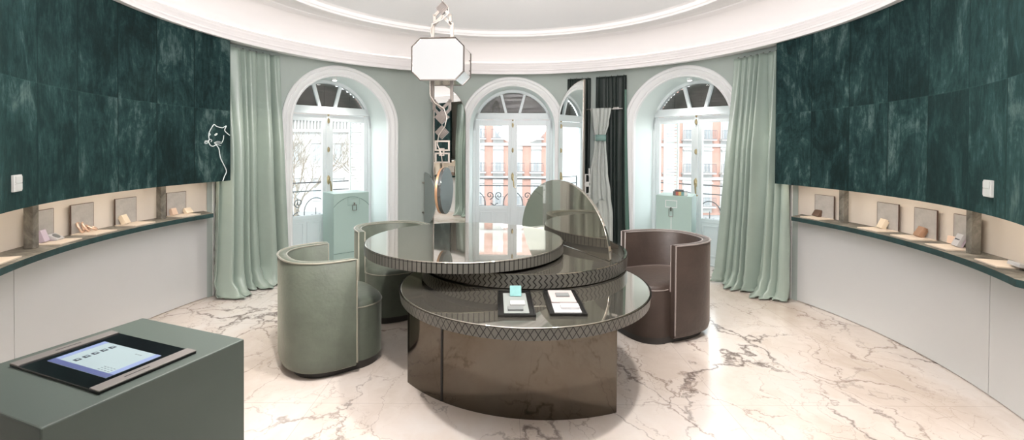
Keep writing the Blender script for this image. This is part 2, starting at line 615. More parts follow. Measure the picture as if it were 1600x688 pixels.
def thing(name, label, cat, loc=(0, 0, 0), rz=0.0, group=None, kind=None):
    o = bpy.data.objects.new(name, None)
    COL.objects.link(o)
    o.location = loc
    o.rotation_euler = (0, 0, rz)
    o.empty_display_size = 0.1
    XF[o.name] = Matrix.Translation(loc) @ Matrix.Rotation(rz, 4, 'Z')
    return tag(o, label, cat, group, kind)


def structure(o, label=None):
    o['kind'] = 'structure'
    if label:
        o['label'] = label
    return o


# ------------------------------------------------------------------ room shell
RW, RD = 3.08, 3.55
WIN_AZ = (-42.2, 2.5, 46.3)
HW, SPR = 0.62, 1.79          # half width of the opening and springing height of its arch
AI = degrees(asin(HW / RW))

mb = MB()
mb.box((0, -0.45, -0.06), (9.0, 9.3, 0.12))
structure(mb.build('floor', 'marble'), 'white marble floor with brown veins')

# mint wall with the three arched openings
mb = MB()
cols = []
a = -72.0
marks = sorted(set([-72.0, 72.0] + [w + s * AI for w in WIN_AZ for s in (-1, 1)]))
for i in range(len(marks) - 1):
    s, e = marks[i], marks[i + 1]
    mid_ = (s + e) / 2
    w = next((w for w in WIN_AZ if abs(mid_ - w) < AI), None)
    n = 48 if w is not None else max(3, int((e - s) / 1.5))
    for k in range(n):
        if w is not None:
            t0, t1 = -cos(pi * k / n), -cos(pi * (k + 1) / n)
            b0, b1 = w + AI * t0, w + AI * t1
        else:
            b0, b1 = s + (e - s) * k / n, s + (e - s) * (k + 1) / n

        def low(b):
            if w is None:
                return 0.0
            u = min(HW, abs(RW * sin(radians(b - w))))
            return SPR + sqrt(max(0, HW * HW - u * u))
        mb.add([P(b0, RW, low(b0)), P(b1, RW, low(b1)), P(b1, RW, 2.64), P(b0, RW, 2.64)], [(0, 1, 2, 3)])
structure(mb.build('wall_back', 'mint_wall', smooth=30), 'curved pale mint wall with three arched windows')

for side, s in (('left', -1), ('right', 1)):
    mb = MB()
    mb.arc([(3.095, 0), (3.20, 0), (3.20, 2.64), (3.095, 2.64)], s * 70.6, s * 152)
    structure(mb.build('wall_' + side, 'cream_niche', smooth=30))
# entrance behind the camera
mb = MB()
for s in (-1, 1):
    mb.box((s * 1.50, -3.75, 1.35), (0.1, 2.1, 2.7))
mb.box((0, -4.78, 1.35), (3.1, 0.1, 2.7))
structure(mb.build('wall_entrance', 'entrance_wall'))
mb = MB()
mb.box((0, -3.75, 2.74), (3.1, 2.1, 0.08))
structure(mb.build('ceiling_entrance', 'ceiling_paint'))

# ceiling dome and plaster rings
mb = MB()
mb.arc([(0.01, 3.03), (0.8, 3.01), (1.5, 2.975), (2.03, 2.95), (2.03, 3.2), (0.01, 3.2)], 0, 360, 144, full=True)
structure(mb.build('ceiling', 'ceiling_paint', smooth=30), 'pale domed ceiling inside the plaster rings')
mb = MB()
mb.arc([(2.03, 2.95), (2.062, 2.938), (2.068, 2.905), (2.08, 2.898), (2.086, 2.880), (2.12, 2.880), (2.13, 2.892),
        (2.22, 2.900), (2.30, 2.915), (2.31, 2.925), (2.40, 2.930), (2.46, 2.938), (2.47, 2.930), (2.56, 2.925), (2.60, 2.928), (2.61, 2.94),
        (2.61, 3.2), (2.03, 3.2)], 0, 360, 180, full=True)
structure(mb.build('trim_inner', 'plaster', smooth=25), 'inner plaster ring moulding of the ceiling')
mb = MB()
cv = [(2.61 + 0.30 * sin(t * pi / 2), 2.72 + 0.217 * cos(t * pi / 2)) for t in [i / 10 for i in range(11)]]
mb.arc([(2.61, 2.94)] + cv[1:] + [(3.0, 2.70), (3.15, 2.70), (3.15, 3.2), (2.61, 3.2)], 0, 360, 180, full=True)
structure(mb.build('trim_cove', 'plaster', smooth=30), 'smooth plaster cove between the two ring mouldings')
mb = MB()
mb.arc([(3.08, 2.575), (2.725, 2.520), (2.695, 2.516), (2.695, 2.528), (2.712, 2.534), (2.72, 2.552), (2.745, 2.572),
        (2.765, 2.580), (2.768, 2.596), (2.785, 2.606), (2.80, 2.632), (2.825, 2.650), (2.835, 2.668), (2.862, 2.684), (2.872, 2.702),
        (2.885, 2.702), (2.892, 2.672), (2.97, 2.672), (2.97, 2.70), (3.15, 2.72), (3.15, 2.60)], 0, 360, 200, full=True)
structure(mb.build('trim_cornice', 'plaster', smooth=25), 'stepped white plaster cornice round the top of the wall')
mb = MB()
mb.arc([(2.905, 2.674), (2.955, 2.674), (2.955, 2.682), (2.905, 2.682)], 0, 360, 120, full=True)
tag(mb.build('cornice_light_strip', 'cove_led'), 'light strip hidden in the trough of the plaster cornice', 'light strip')

# lower curved wall cladding, shelves, velvet panels, posts
SHELF_Z0, SHELF_Z1 = 0.8275, 0.867
for side, s in (('left', -1), ('right', 1)):
    root = thing('wall_cladding', 'smooth pale grey curved cladding under the %s shelf' % side, 'wall panel')
    seam = 104.6
    for a0, a1 in ((70.9, seam - 0.05), (seam + 0.05, 135.0)):
        mb = MB()
        mb.arc([(3.05 + 0.034, 0.006), (3.094, 0.006), (3.094, SHELF_Z0 - 0.001), (3.084, SHELF_Z0 - 0.001)], s * a0, s * a1)
        mb.build('panel', 'lower_wall', root, smooth=30)
    mb = MB()
    mb.arc([(3.07, 0.0), (3.094, 0.0), (3.094, 1.19), (3.07, 1.19)], s * 70.55, s * 70.9, 2)
    mb.build('edge_strip', 'trim_white', root)
    # shelf with bevelled far end
    root = thing('display_shelf', 'curved %s wall shelf with dark velvet front edge and grey top' % side, 'shelf')
    front = [(P(s * a, 2.856)) for a in [74.3 + (117.2 - 74.3) * i / 40 for i in range(41)]]
    back = [(P(s * a, 3.094)) for a in [122.0 - (122.0 - 72.5) * i / 40 for i in range(41)]]
    poly = [(p.x, p.y) for p in front + back]
    mb = MB()
    mb.prism(poly, SHELF_Z0, SHELF_Z1 - 0.002)
    mb.build('shelf_board', 'shelf_edge', root)
    cen = Vector((sum(p[0] for p in poly) / len(poly), sum(p[1] for p in poly) / len(poly)))
    mb = MB()
    mb.prism(poly, SHELF_Z1 - 0.002, SHELF_Z1)
    mb.build('shelf_top', 'suede', root)
    # velvet panel
    mb = MB()
    mb.arc([(2.763, 1.174), (2.81, 1.174), (2.81, 2.5345), (2.763, 2.525)], s * 72.2, s * 128.3)
    tag(mb.build('velvet_wall_panel', 'velvet', smooth=30),
        'large curved dark teal velvet wall panel on the %s, %s' % (side, 'with the white panther drawing' if s < 0 else 'without any drawing'), 'wall panel')
    mb = MB()
    mb.arc([(2.82, 1.207), (2.90, 1.207), (2.90, 1.2145), (2.82, 1.2145)], s * 73, s * 128)
    tag(mb.build('niche_light_strip', 'led'), 'light strip above the %s shelf behind the velvet panel' % side, 'light strip')
    mb = MB()
    mb.arc([(2.81, 1.215), (3.094, 1.215), (3.094, 1.235), (2.81, 1.235)], s * 72.2, s * 128)
    structure(mb.build('trim_niche_' + side, 'plaster', smooth=30), 'hidden top board of the %s shelf niche' % side)
    for a, wh in ((82.2, 'farther'), (104.5, 'nearer')):
        q = P(s * a, 3.0)
        root = thing('shelf_post', 'mottled grey suede post on the %s shelf, the one %s the windows' % (side, {'farther': 'closer to', 'nearer': 'farther from'}[wh]),
                     'post', (q.x, q.y, SHELF_Z1), -radians(s * a))
        mb = MB()
        mb.box((0, 0, (1.215 - SHELF_Z1) / 2), (0.05, 0.05, 1.215 - SHELF_Z1))
        mb.build('post_shaft', 'suede', root, bevel=0.004, world=False)

# ------------------------------------------------------------------ windows
ARCH = [(HW, 0.0)] + [(HW, SPR * i / 4) for i in range(1, 4)] + \
       [(HW * cos(pi * i / 40), SPR + HW * sin(pi * i / 40)) for i in range(41)] + \
       [(-HW, SPR * i / 4) for i in range(3, 0, -1)] + [(-HW, 0.0)]


def arch_normals():
    out = []
    for u, z in ARCH:
        if z <= SPR:
            out.append((1.0 if u > 0 else -1.0, 0.0))
        else:
            l = hypot(u, z - SPR)
            out.append((u / l, (z - SPR) / l))
    return out


ARCN = arch_normals()


def wall_y(u):
    return sqrt(RW * RW - u * u) - RD


SIDEWORD = ('left', 'middle', 'right')
for wi, az in enumerate(WIN_AZ):
    o = P(az, RD)
    wn = SIDEWORD[wi]
    root = thing('window_%d' % (wi + 1), '%s arched french window' % wn, None, (o.x, o.y, 0), -radians(az), kind='structure')
    # moulded surround on the room wall
    prof = [(-0.004, 0.03), (-0.004, -0.012), (0.012, -0.018), (0.022, -0.010), (0.030, -0.016), (0.050, -0.030), (0.078, -0.034), (0.088, -0.022),
            (0.096, -0.030), (0.118, -0.032), (0.130, -0.024), (0.130, 0.03)]
    vs, fs = [], []
    for (u, z), (nx, nz) in zip(ARCH, ARCN):
        for off, pr in prof:
            uu, zz = u + nx * off, z + nz * off
            vs.append((uu, wall_y(min(1.0, abs(uu))) + pr, max(0, zz)))
    m = len(prof)
    for i in range(len(ARCH) - 1):
        for k in range(m - 1):
            fs.append((i * m + k, i * m + k + 1, (i + 1) * m + k + 1, (i + 1) * m + k))
    mb = MB()
    mb.add(vs, fs)
    mb.build('arch_surround', 'trim_white', root, smooth=25, world=False)
    # deep reveal
    mb = MB()
    vs, fs = [], []
    for u, z in ARCH:
        vs += [(u, wall_y(u), z), (u, wall_y(u) * 0.5, z), (u, 0.02, z)]
    for i in range(len(ARCH) - 1):
        for k in range(2):
            fs.append((i * 3 + k, i * 3 + k + 1, i * 3 + k + 4, i * 3 + k + 3))
    mb.add(vs, fs)
    mb.build('reveal', 'mint_reveal', root, smooth=40, world=False)
    # fixed frame: jambs, arched head, transom
    mb = MB()
    for s in (-1, 1):
        mb.box((s * 0.597, 0, SPR / 2 + 0.08), (0.046, 0.07, SPR + 0.16))
    ins, outs = [], []
    for i in range(41):
        t = pi * i / 40
        outs.append((HW * cos(t), SPR + HW * sin(t)))
        rr = 0.60
        ins.append((rr * cos(t) * 0.985, 1.765 + rr * sin(t)))
    for i in range(40):
        q = [outs[i], outs[i + 1], ins[i + 1], ins[i]]
        mb.add([(u, -0.035, z) for u, z in q] + [(u, 0.035, z) for u, z in q],
               [(0, 1, 2, 3), (7, 6, 5, 4), (0, 4, 5, 1), (3, 2, 6, 7)])
    mb.box((0, 0, 1.998), (1.15, 0.07, 0.104))
    mb.box((0, -0.045, 1.955), (1.15, 0.03, 0.02))
    mb.box((0, 0.0, 0.01), (1.2, 0.1, 0.02))
    mb.build('window_frame', 'frame_white', root, bevel=0.004, world=False)
    # fanlight bars and roller slats behind
    for s in (-1, 1):
        mb = MB()
        x0, x1, z0, z1 = s * 0.105, s * 0.185, 2.045, 2.35
        wd = 0.02
        mb.add([(x0 - wd, -0.02, z0), (x0 + wd, -0.02, z0), (x1 + wd, -0.02, z1), (x1 - wd, -0.02, z1),
                (x0 - wd, 0.02, z0), (x0 + wd, 0.02, z0), (x1 + wd, 0.02, z1), (x1 - wd, 0.02, z1)],
               [(0, 1, 2, 3), (7, 6, 5, 4), (0, 4, 5, 1), (1, 5, 6, 2), (2, 6, 7, 3), (3, 7, 4, 0)])
        mb.build('glazing_bar', 'frame_white', root, world=False)
    mb = MB()
    for k in range(12):
        z = 2.0 + k * 0.033
        hw = 0.58 if z < 1.9 else sqrt(max(0.02, 0.607 ** 2 - (z - 1.768) ** 2))
        mb.box((0, 0.075, z), (2 * hw, 0.012, 0.0335))
    for x in (-0.36, 0.0, 0.36):
        hz = 2.34 if x == 0 else 2.22
        mb.box((x, 0.066, (2.0 + hz) / 2), (0.03, 0.01, hz - 2.0))
    mb.build('roller_shutter', 'roller_slats', root, world=False)
    mb = MB()
    pts = [(0.59 * cos(pi * i / 24), 1.772 + 0.592 * sin(pi * i / 24)) for i in range(25)]
    pts = [(u, z) for u, z in pts if z > 2.03]
    mb.add([(u, 0.028, z) for u, z in pts], [list(range(len(pts)))])
    mb.build('fanlight_glass', 'glass', root, world=False)
    # two door leaves
    for s in (-1, 1):
        mb = MB()
        x_in, x_out, g_in, g_out = 0.004, 0.574, 0.07, 0.518
        for xa, xb in ((x_in, g_in), (g_out, x_out)):
            mb.box((s * (xa + xb) / 2, 0, 0.98), (xb - xa, 0.045, 1.92))
        gc, gw = s * (g_in + g_out) / 2, g_out - g_in
        mb.box((gc, 0, 1.896), (gw, 0.045, 0.088))
        mb.box((gc, 0, 0.31), (gw, 0.03, 0.58))
        mb.box((gc, -0.004, 0.575), (gw, 0.045, 0.05))
        mb.box((gc, -0.004, 0.06), (gw, 0.045, 0.08))
        # raised panel mouldings under the glass
        for pc in (gc - gw / 4, gc + gw / 4):
            for dx, dz, sx, sz in ((0, 0.19, 0.17, 0.018), (0, -0.19, 0.17, 0.018), (-0.085, 0, 0.018, 0.398), (0.085, 0, 0.018, 0.398)):
                mb.box((pc + dx, -0.02, 0.315 + dz), (sx, 0.014, sz))
        leaf = mb.build('door_leaf', 'frame_white', root, bevel=0.003, world=False)
        mb = MB()
        mb.box((gc, 0.0, 1.226), (gw + 0.01, 0.006, 1.26))
        mb.build('glass_pane', 'glass', leaf, world=False)
        for z in (0.35, 1.05, 1.75):
            mb = MB()
            mb.tube([(s * 0.578, -0.03, z - 0.035), (s * 0.578, -0.03, z + 0.035)], 0.008, 8)
            mb.build('hinge', 'frame_white', leaf, world=False)
    mb = MB()
    mb.box((0, -0.028, 0.98), (0.052, 0.02, 1.92))
    mb.build('meeting_stile', 'frame_white', root, bevel=0.006, world=False)
    # espagnolette: rod guides, handle
    for z in (1.86, 1.47):
        mb = MB()
        mb.tube([(0, -0.038, z - 0.035), (0, -0.05, z - 0.018), (0, -0.05, z + 0.018), (0, -0.038, z + 0.035)], [0.006, 0.016, 0.016, 0.006], 10)
        mb.build('bolt_guide', 'aged_brass', root, smooth=40, world=False)
    mb = MB()
    mb.tube([(0, -0.036, 1.925), (0, -0.046, 1.94), (0, -0.036, 1.955)], [0.008, 0.016, 0.008], 8)
    mb.build('bolt_keeper', 'aged_brass', root, smooth=40, world=False)
    mb = MB()
    mb.tube([(0, -0.04, 1.12), (0, -0.05, 1.09), (0, -0.05, 1.03), (0, -0.04, 1.0)], [0.008, 0.022, 0.02, 0.008], 10)
    mb.tube([(0, -0.05, 1.05), (0.01, -0.085, 1.04), (0.018, -0.09, 0.98), (0.022, -0.088, 0.91), (0.045, -0.088, 0.895)], [0.009, 0.010, 0.011, 0.009, 0.011], 8)
    mb.build('handle', 'aged_brass', root, smooth=40, world=False)
    # folded louvred shutter outside
    if wi != 1:
        s = 1 if wi == 0 else -1
        mb = MB()
        for dx in (-0.095, 0.095):
            mb.box((s * (0.44 if wi else 0.49) + dx, 0.17, 1.27), (0.02, 0.03, 1.50))
        for k in range(34):
            mb.add([(s * (0.44 if wi else 0.49) - 0.085, 0.16, 0.55 + k * 0.042), (s * (0.44 if wi else 0.49) + 0.085, 0.16, 0.55 + k * 0.042),
                    (s * (0.44 if wi else 0.49) + 0.085, 0.185, 0.58 + k * 0.042), (s * (0.44 if wi else 0.49) - 0.085, 0.185, 0.58 + k * 0.042)], [(0, 1, 2, 3)])
        mb.build('louvred_shutter', 'shutter_white', root, world=False)

    # balcony railing outside
    br = P(az, RD + 0.42)
    rail = thing('balcony_railing', 'wrought iron balcony railing with scrolls outside the %s window' % wn, 'railing', (br.x, br.y, -0.02), -radians(az))
    mb = MB()
    for z in (1.02, 0.90):
        mb.tube([(-0.95, 0, z), (0.95, 0, z)], 0.008, 6)
    for x in (-0.95, 0.95):
        mb.tube([(x, 0, 0), (x, 0, 1.04)], 0.011, 6)
    mb.tube([(-0.95, 0, 0.42), (0.95, 0, 0.42)], 0.008, 6)
    mb.build('rails', 'iron', rail, world=False)

    def spiral(cx, cz, r, turns, start, sgn=1):
        return [(cx + r * (1 - 0.85 * t) * cos(start + sgn * 2 * pi * turns * t), 0, cz + r * (1 - 0.85 * t) * sin(start + sgn * 2 * pi * turns * t))
                for t in [i / 30 for i in range(31)]]
    for c in (-0.62, 0.0, 0.62):
        mb = MB()
        mb.tube([(c + 0.16 * cos(pi * i / 16), 0, 0.60 + 0.20 * sin(pi * i / 16)) for i in range(17)], 0.007, 6)
        for s in (-1, 1):
            mb.tube(spiral(c + s * 0.06, 0.50, 0.062, 1.3, pi / 2, s), 0.0075, 5)
            mb.tube(spiral(c + s * 0.235, 0.74, 0.066, 1.4, -pi / 2, s), 0.0075, 5)
            mb.tube(spiral(c + s * 0.245, 0.53, 0.08, 1.5, pi / 2, -s), 0.0075, 5)
            mb.tube([(c + s * 0.16, 0, 0.42), (c + s * 0.16, 0, 0.60)], 0.007, 5)
        mb.tube([(c, 0, 0.42), (c, 0, 0.66)], 0.006, 5)
        mb.build('scroll_panel', 'iron', rail, smooth=40, world=False)
    mb = MB()
    mb.box((0, 0, 0.01), (1.92, 0.03, 0.02))
    mb.build('base_bar', 'iron', rail, world=False)

# balcony slabs belong to the building shell
for wi, az in enumerate(WIN_AZ):
    q = P(az, RD + 0.32)
    mb = MB()
    mb.box((0, 0, -0.08), (2.1, 0.6, 0.12), Matrix.Translation(q) @ Matrix.Rotation(-radians(az), 4, 'Z'))
    structure(mb.build('trim_balcony_%d' % (wi + 1), 'stucco'), 'balcony slab outside the %s window' % SIDEWORD[wi])

# small spotlights in the heads of the two side windows
for wi in (0, 2):
    az = WIN_AZ[wi]
    q = P(az, 3.30, 0)
    zt = SPR + HW
    root = thing('recessed_spotlight', 'tiny lit spotlight in the arched head of the %s window' % SIDEWORD[wi], 'spotlight', (q.x, q.y, zt), -radians(az))
    mb = MB()
    mb.tube([(0, 0, 0.0), (0, 0, -0.03)], 0.032, 20)
    mb.build('housing', 'trim_white', root, world=False)
    mb = MB()
    mb.tube([(0, 0, -0.03), (0, 0, -0.034)], 0.024, 20)
    mb.build('lens', 'spot_glow', root, world=False)

# ------------------------------------------------------------------ the three tier table
LC, LR, LZ = (0.138, -0.667), 0.773, 0.66
MC, MR, MZ0, MZ1 = (0.162, -0.115), 0.76, 0.664, 0.755
TC, TR, TZ = (-0.269, -0.225), 0.711, 0.84
table = thing('display_table', 'round three tier table in glossy olive bronze lacquer, in the room centre', 'table', (0.15, -0.6, 0))


def disc_part(name, c, R, z0, z1, material, parent, n=160, bev=0.004):
    mb = MB()
    mb.prism([(c[0] + R * cos(2 * pi * i / n), c[1] + R * sin(2 * pi * i / n)) for i in range(n)], z0, z1)
    return mb.build(name, material, parent, smooth=40, bevel=bev)


def rim_part(name, c, R, z0, z1, material, parent, n=240, taper=0.0):
    mb = MB()
    for i in range(n):
        a0, a1 = 2 * pi * i / n, 2 * pi * (i + 1) / n
        v = [(c[0] + (R - taper) * cos(a0), c[1] + (R - taper) * sin(a0), z0), (c[0] + (R - taper) * cos(a1), c[1] + (R - taper) * sin(a1), z0),
             (c[0] + R * cos(a1), c[1] + R * sin(a1), z1), (c[0] + R * cos(a0), c[1] + R * sin(a0), z1)]
        h = z1 - z0
        mb.add(v, [(0, 1, 2, 3)], uvs=[[(R * a0, 0), (R * a1, 0), (R * a1, h), (R * a0, h)]])
    return mb.build(name, material, parent, smooth=60)


# base: a broad drum slice with a curved front
bc, bR = (0.25, 0.045), 1.105
aL = atan2(-0.661 - bc[1], -0.604 - bc[0])
aR = atan2(-0.985 - bc[1], 0.656 - bc[0])
aL += 2 * pi if aL < 0 else 0
aR += 2 * pi if aR < 0 else 0
arcp = [(bc[0] + bR * cos(aL + (aR - aL) * i / 60), bc[1] + bR * sin(aL + (aR - aL) * i / 60)) for i in range(61)]
poly = arcp + [(0.66, -0.35), (0.35, 0.12), (-0.25, 0.12), (-0.60, -0.2)]
mb = MB()
mb.prism(poly, 0.0, LZ - 0.062)
base = mb.build('base', 'lacquer_base', table, smooth=30, bevel=0.003)
mb = MB()
t = atan2(-0.885 - bc[1], -0.354 - bc[0])
for rr in (0,):
    q = Vector((bc[0] + (bR + 0.001) * cos(t), bc[1] + (bR + 0.001) * sin(t), 0.30))
    mb.box((0, 0, 0), (0.014, 0.006, 0.585), Matrix.Translation(q) @ Matrix.Rotation(t + pi / 2, 4, 'Z'))
mb.build('seam_slot', 'slot_black', base)
low_t = disc_part('lower_tier', LC, LR - 0.009, LZ - 0.062, LZ, 'lacquer', table)
rim_part('lower_rim', LC, LR, LZ - 0.061, LZ - 0.003, 'rim_diamond', low_t, taper=0.008)

# middle tier: plate left of the hinge chord, open compartments right of it
hn = Vector((0.903, 0.43)).normalized()
ht = Vector((-hn.y, hn.x))
hd, Rin = 0.322, 0.70
mcen = Vector(MC)
mb = MB()
poly = []
n = 160
ang0 = atan2(hn.y, hn.x)
al = math.acos(hd / (MR - 0.02))
for i in range(n + 1):
    a = ang0 + al + (2 * pi - 2 * al) * i / n
    poly.append((MC[0] + (MR - 0.02) * cos(a), MC[1] + (MR - 0.02) * sin(a)))
mb.prism(poly, MZ1 - 0.02, MZ1 - 0.003)
mid_t = mb.build('middle_tier', 'lacquer', table, smooth=40)
mb = MB()
mb.arc([(MR - 0.022, MZ0 + 0.004), (MR - 0.007, MZ0 + 0.004), (MR - 0.007, MZ1 - 0.004), (MR - 0.003, MZ1 - 0.003), (MR - 0.004, MZ1), (MR - 0.022, MZ1)], 0, 360, 160, c=MC, full=True)
mb.build('middle_ring', 'lacquer', mid_t, smooth=40)
rim_part('middle_rim', MC, MR, MZ0 + 0.006, MZ1 - 0.003, 'rim_chevron', mid_t, taper=0.004)
disc_part('compartment_floor', MC, MR - 0.023, MZ0, MZ0 + 0.012, 'compartment', mid_t, bev=0)
mb = MB()
for d in (0.0, 0.30, -0.30):
    c = mcen + hn * (hd + 0.19) + ht * d
    L = 0.36 if d == 0 else 0.26
    c = mcen + hn * (hd + L / 2 + 0.012) + ht * d
    mb.box((0, 0, 0), (L, 0.008, 0.066), Matrix.Translation((c.x, c.y, MZ0 + 0.045)) @ Matrix.Rotation(ang0, 4, 'Z'))
mb.build('dividers', 'steel_warm', mid_t)
mb = MB()
pc = mcen + hn * (hd + 0.19) + ht * 0.34
poly = []
for i in range(13):
    a = ang0 + radians(28) + radians(34) * i / 12
    poly.append((MC[0] + 0.735 * cos(a), MC[1] + 0.735 * sin(a)))
q0 = mcen + hn * (hd + 0.02) + ht * 0.62
q1 = mcen + hn * (hd + 0.02) + ht * 0.32
poly += [(q0.x, q0.y), (q1.x, q1.y)]
mb.prism(poly, MZ1 - 0.016, MZ1 - 0.006)
mb.build('inlay_plate', 'lacquer', mid_t)
# upright lid hinged on the chord
hc = mcen + hn * hd
mb = MB()
lid_h, lid_w = 0.497, 0.62
prof = [(lid_w * cos(pi * i / 60), lid_h * sin(pi * i / 60)) for i in range(61)]
mx = Matrix.Translation((hc.x, hc.y, MZ1 + 0.001)) @ Matrix(((ht.x, 0, hn.x, 0), (ht.y, 0, hn.y, 0), (0, 1, 0, 0), (0, 0, 0, 1)))
mb.prism(prof, -0.011, 0.011, mx)
lid = mb.build('lid', 'lacquer', table, smooth=40, bevel=0.003)
lid['label'] = 'raised half round glossy lid'
mb = MB()
mb.tube([(hc.x + ht.x * d + hn.x * 0.0, hc.y + ht.y * d, MZ1 + 0.004) for d in (-0.22, 0.22)], 0.006, 8)
mb.build('hinge', 'steel_warm', lid)

top_t = disc_part('upper_tier', TC, TR - 0.003, TZ - 0.068, TZ, 'lacquer', table)
rim_part('upper_rim', TC, TR, TZ - 0.067, TZ - 0.003, 'rim_flute', top_t)
disc_part('neck', (-0.05, -0.12), 0.40, MZ1 - 0.004, TZ - 0.067, 'lacquer_base', table, bev=0)

# ------------------------------------------------------------------ chairs


def sup(a, b, t, n):
    c, s = cos(t), sin(t)
    return (a * math.copysign(abs(c) ** (2 / n), c), b * math.copysign(abs(s) ** (2 / n), s))


def make_chair(label, loc, ang, fabric, piping, TA=0.405):
    r = thing('tub_chair', label, 'chair', (*loc, 0), ang, 'tub chairs round the display table')
    TB, TH, ZB, ZT = 0.345, 0.055, 0.045, 0.765
    path_o, path_i = [], []
    N = 48
    path_o.append((0.04, TB)); path_i.append((0.04, TB - TH))
    for i in range(N + 1):
        t = pi / 2 + pi * i / N
        path_o.append(sup(TA, TB, t, 2.6))
        path_i.append(sup(TA - TH, TB - TH, t, 2.6))
    path_o.append((0.04, -TB)); path_i.append((0.04, -TB + TH))
    poly = path_o + path_i[::-1]
    # back shell with a rounded lower edge
    mb = MB()
    m = len(path_o)
    vs, fs = [], []
    for k, ((xo, yo), (xi, yi)) in enumerate(zip(path_o, path_i)):
        cx, cy = (xo + xi) / 2, (yo + yi) / 2
        ring = [(xi, yi, ZB), (xo + (cx - xo) * 0.9, yo + (cy - yo) * 0.9, ZB), (xo + (cx - xo) * 0.3, yo + (cy - yo) * 0.3, ZB + 0.012), (xo, yo, ZB + 0.05),
                (xo, yo, ZT - 0.014), (xo + (cx - xo) * 0.3, yo + (cy - yo) * 0.3, ZT - 0.003), (cx, cy, ZT), (xi + (cx - xi) * 0.3, yi + (cy - yi) * 0.3, ZT - 0.003), (xi, yi, ZT - 0.014)]
        vs += ring
    q = 9
    for k in range(m - 1):
        for j in range(q):
            fs.append((k * q + j, k * q + (j + 1) % q, (k + 1) * q + (j + 1) % q, (k + 1) * q + j))
    fs.append(list(range(q)))
    fs.append([(m - 1) * q + j for j in range(q - 1, -1, -1)])
    mb.add(vs, fs)
    back = mb.build('back', fabric, r, smooth=50, world=False)
    mb = MB()
    off = [(x, y, ZT - 0.004) for x, y in path_o]
    mb.tube([(path_o[0][0] + 0.003, path_o[0][1], ZB + 0.03)] + off + [(path_o[-1][0] + 0.003, path_o[-1][1], ZB + 0.03)], 0.0065, 6)
    mb.tube([(path_i[0][0] + 0.003, path_i[0][1], 0.40), (path_i[0][0], path_i[0][1], ZT - 0.006)] + [(x, y, ZT - 0.008) for x, y in path_i[1:-1]] +
            [(path_i[-1][0], path_i[-1][1], ZT - 0.006), (path_i[-1][0] + 0.003, path_i[-1][1], 0.40)], 0.005, 6)
    mb.build('piping', piping, back, smooth=60, world=False)
    # seat body
    outl = []
    for i in range(64):
        t = 2 * pi * i / 64
        x, y = sup(1, 1, t, 3.0)
        outl.append((x * (0.30 if x > 0 else TA - TH + 0.01), y * (TB - TH + (0.012 if x > 0.3 else 0.0))))
    mb = MB()
    vs, fs = [], []
    lv = [(0.055, 1.0, 0), (0.36, 1.0, 0), (0.415, 1.0, 0), (0.44, 0.985, 0), (0.455, 0.93, 0), (0.462, 0.7, 0), (0.464, 0.35, 0)]
    for z, s, _ in lv:
        vs += [(x * s - 0.02 * (1 - s), y * s, z) for x, y in outl]
    n = 64
    for j in range(len(lv) - 1):
        for i in range(n):
            fs.append((j * n + i, j * n + (i + 1) % n, (j + 1) * n + (i + 1) % n, (j + 1) * n + i))
    fs.append(list(range(n - 1, -1, -1)))
    fs.append([(len(lv) - 1) * n + i for i in range(n)])
    mb.add(vs, fs)
    seat = mb.build('seat', fabric, r, smooth=50, world=False)
    mb = MB()
    front = [(x * 1.003, y * 1.003, 0.418) for x, y in outl if x > 0.02]
    front.sort(key=lambda p: atan2(p[1], p[0]))
    mb.tube(front, 0.0045, 6)
    mb.build('seam_piping', piping, seat, smooth=60, world=False)
    mb = MB()
    mb.prism([(x * 0.93, y * 0.97) for x, y in outl], 0.0, 0.056)
    mb.build('plinth', 'plinth_dark', r, smooth=40, world=False)
    return r


make_chair('sage green velvet tub chair in the left foreground beside the table, back turned', (-1.20, -0.30), radians(37), 'velvet_sage', 'piping_sage', 0.36)
make_chair('sage green velvet tub chair behind the table, partly hidden by its upper disc', (-0.98, 0.62), radians(-58), 'velvet_sage', 'piping_sage')
make_chair('brown velvet tub chair on the right of the table', (1.235, 0.235), radians(201), 'velvet_brown', 'piping_brown', 0.49)

# ------------------------------------------------------------------ trays and samples on the lower tier
rnd = random.Random(4)


def simple(name, label, cat, c, s, material, rz=0.0, group=None, bevel=0.002, rx=0.0, ry=0.0):
    """one mesh, c = centre of its foot"""
    mb = MB()
    mb.box((0, 0, s[2] / 2), s)
    o = mb.build(name, material, None, bevel=bevel, world=False)
    o.location = c
    o.rotation_euler = (rx, ry, rz)
    return tag(o, label, cat, group)


def tray(label, cx, cy, rz, z=LZ):
    r = thing('display_tray', label, 'tray', (cx, cy, z), rz, 'black trays on the table')
    mb = MB()
    mb.box((0, 0, 0.005), (0.19, 0.39, 0.010))
    mb.build('tray_base', 'tray_black', r, bevel=0.002, world=False)
    mb = MB()
    for s in (-1, 1):
        mb.box((s * 0.091, 0, 0.012), (0.008, 0.39, 0.005))
        mb.box((0, s * 0.191, 0.012), (0.174, 0.008, 0.005))
    mb.build('tray_lip', 'tray_black', r, bevel=0.001, world=False)
    return r


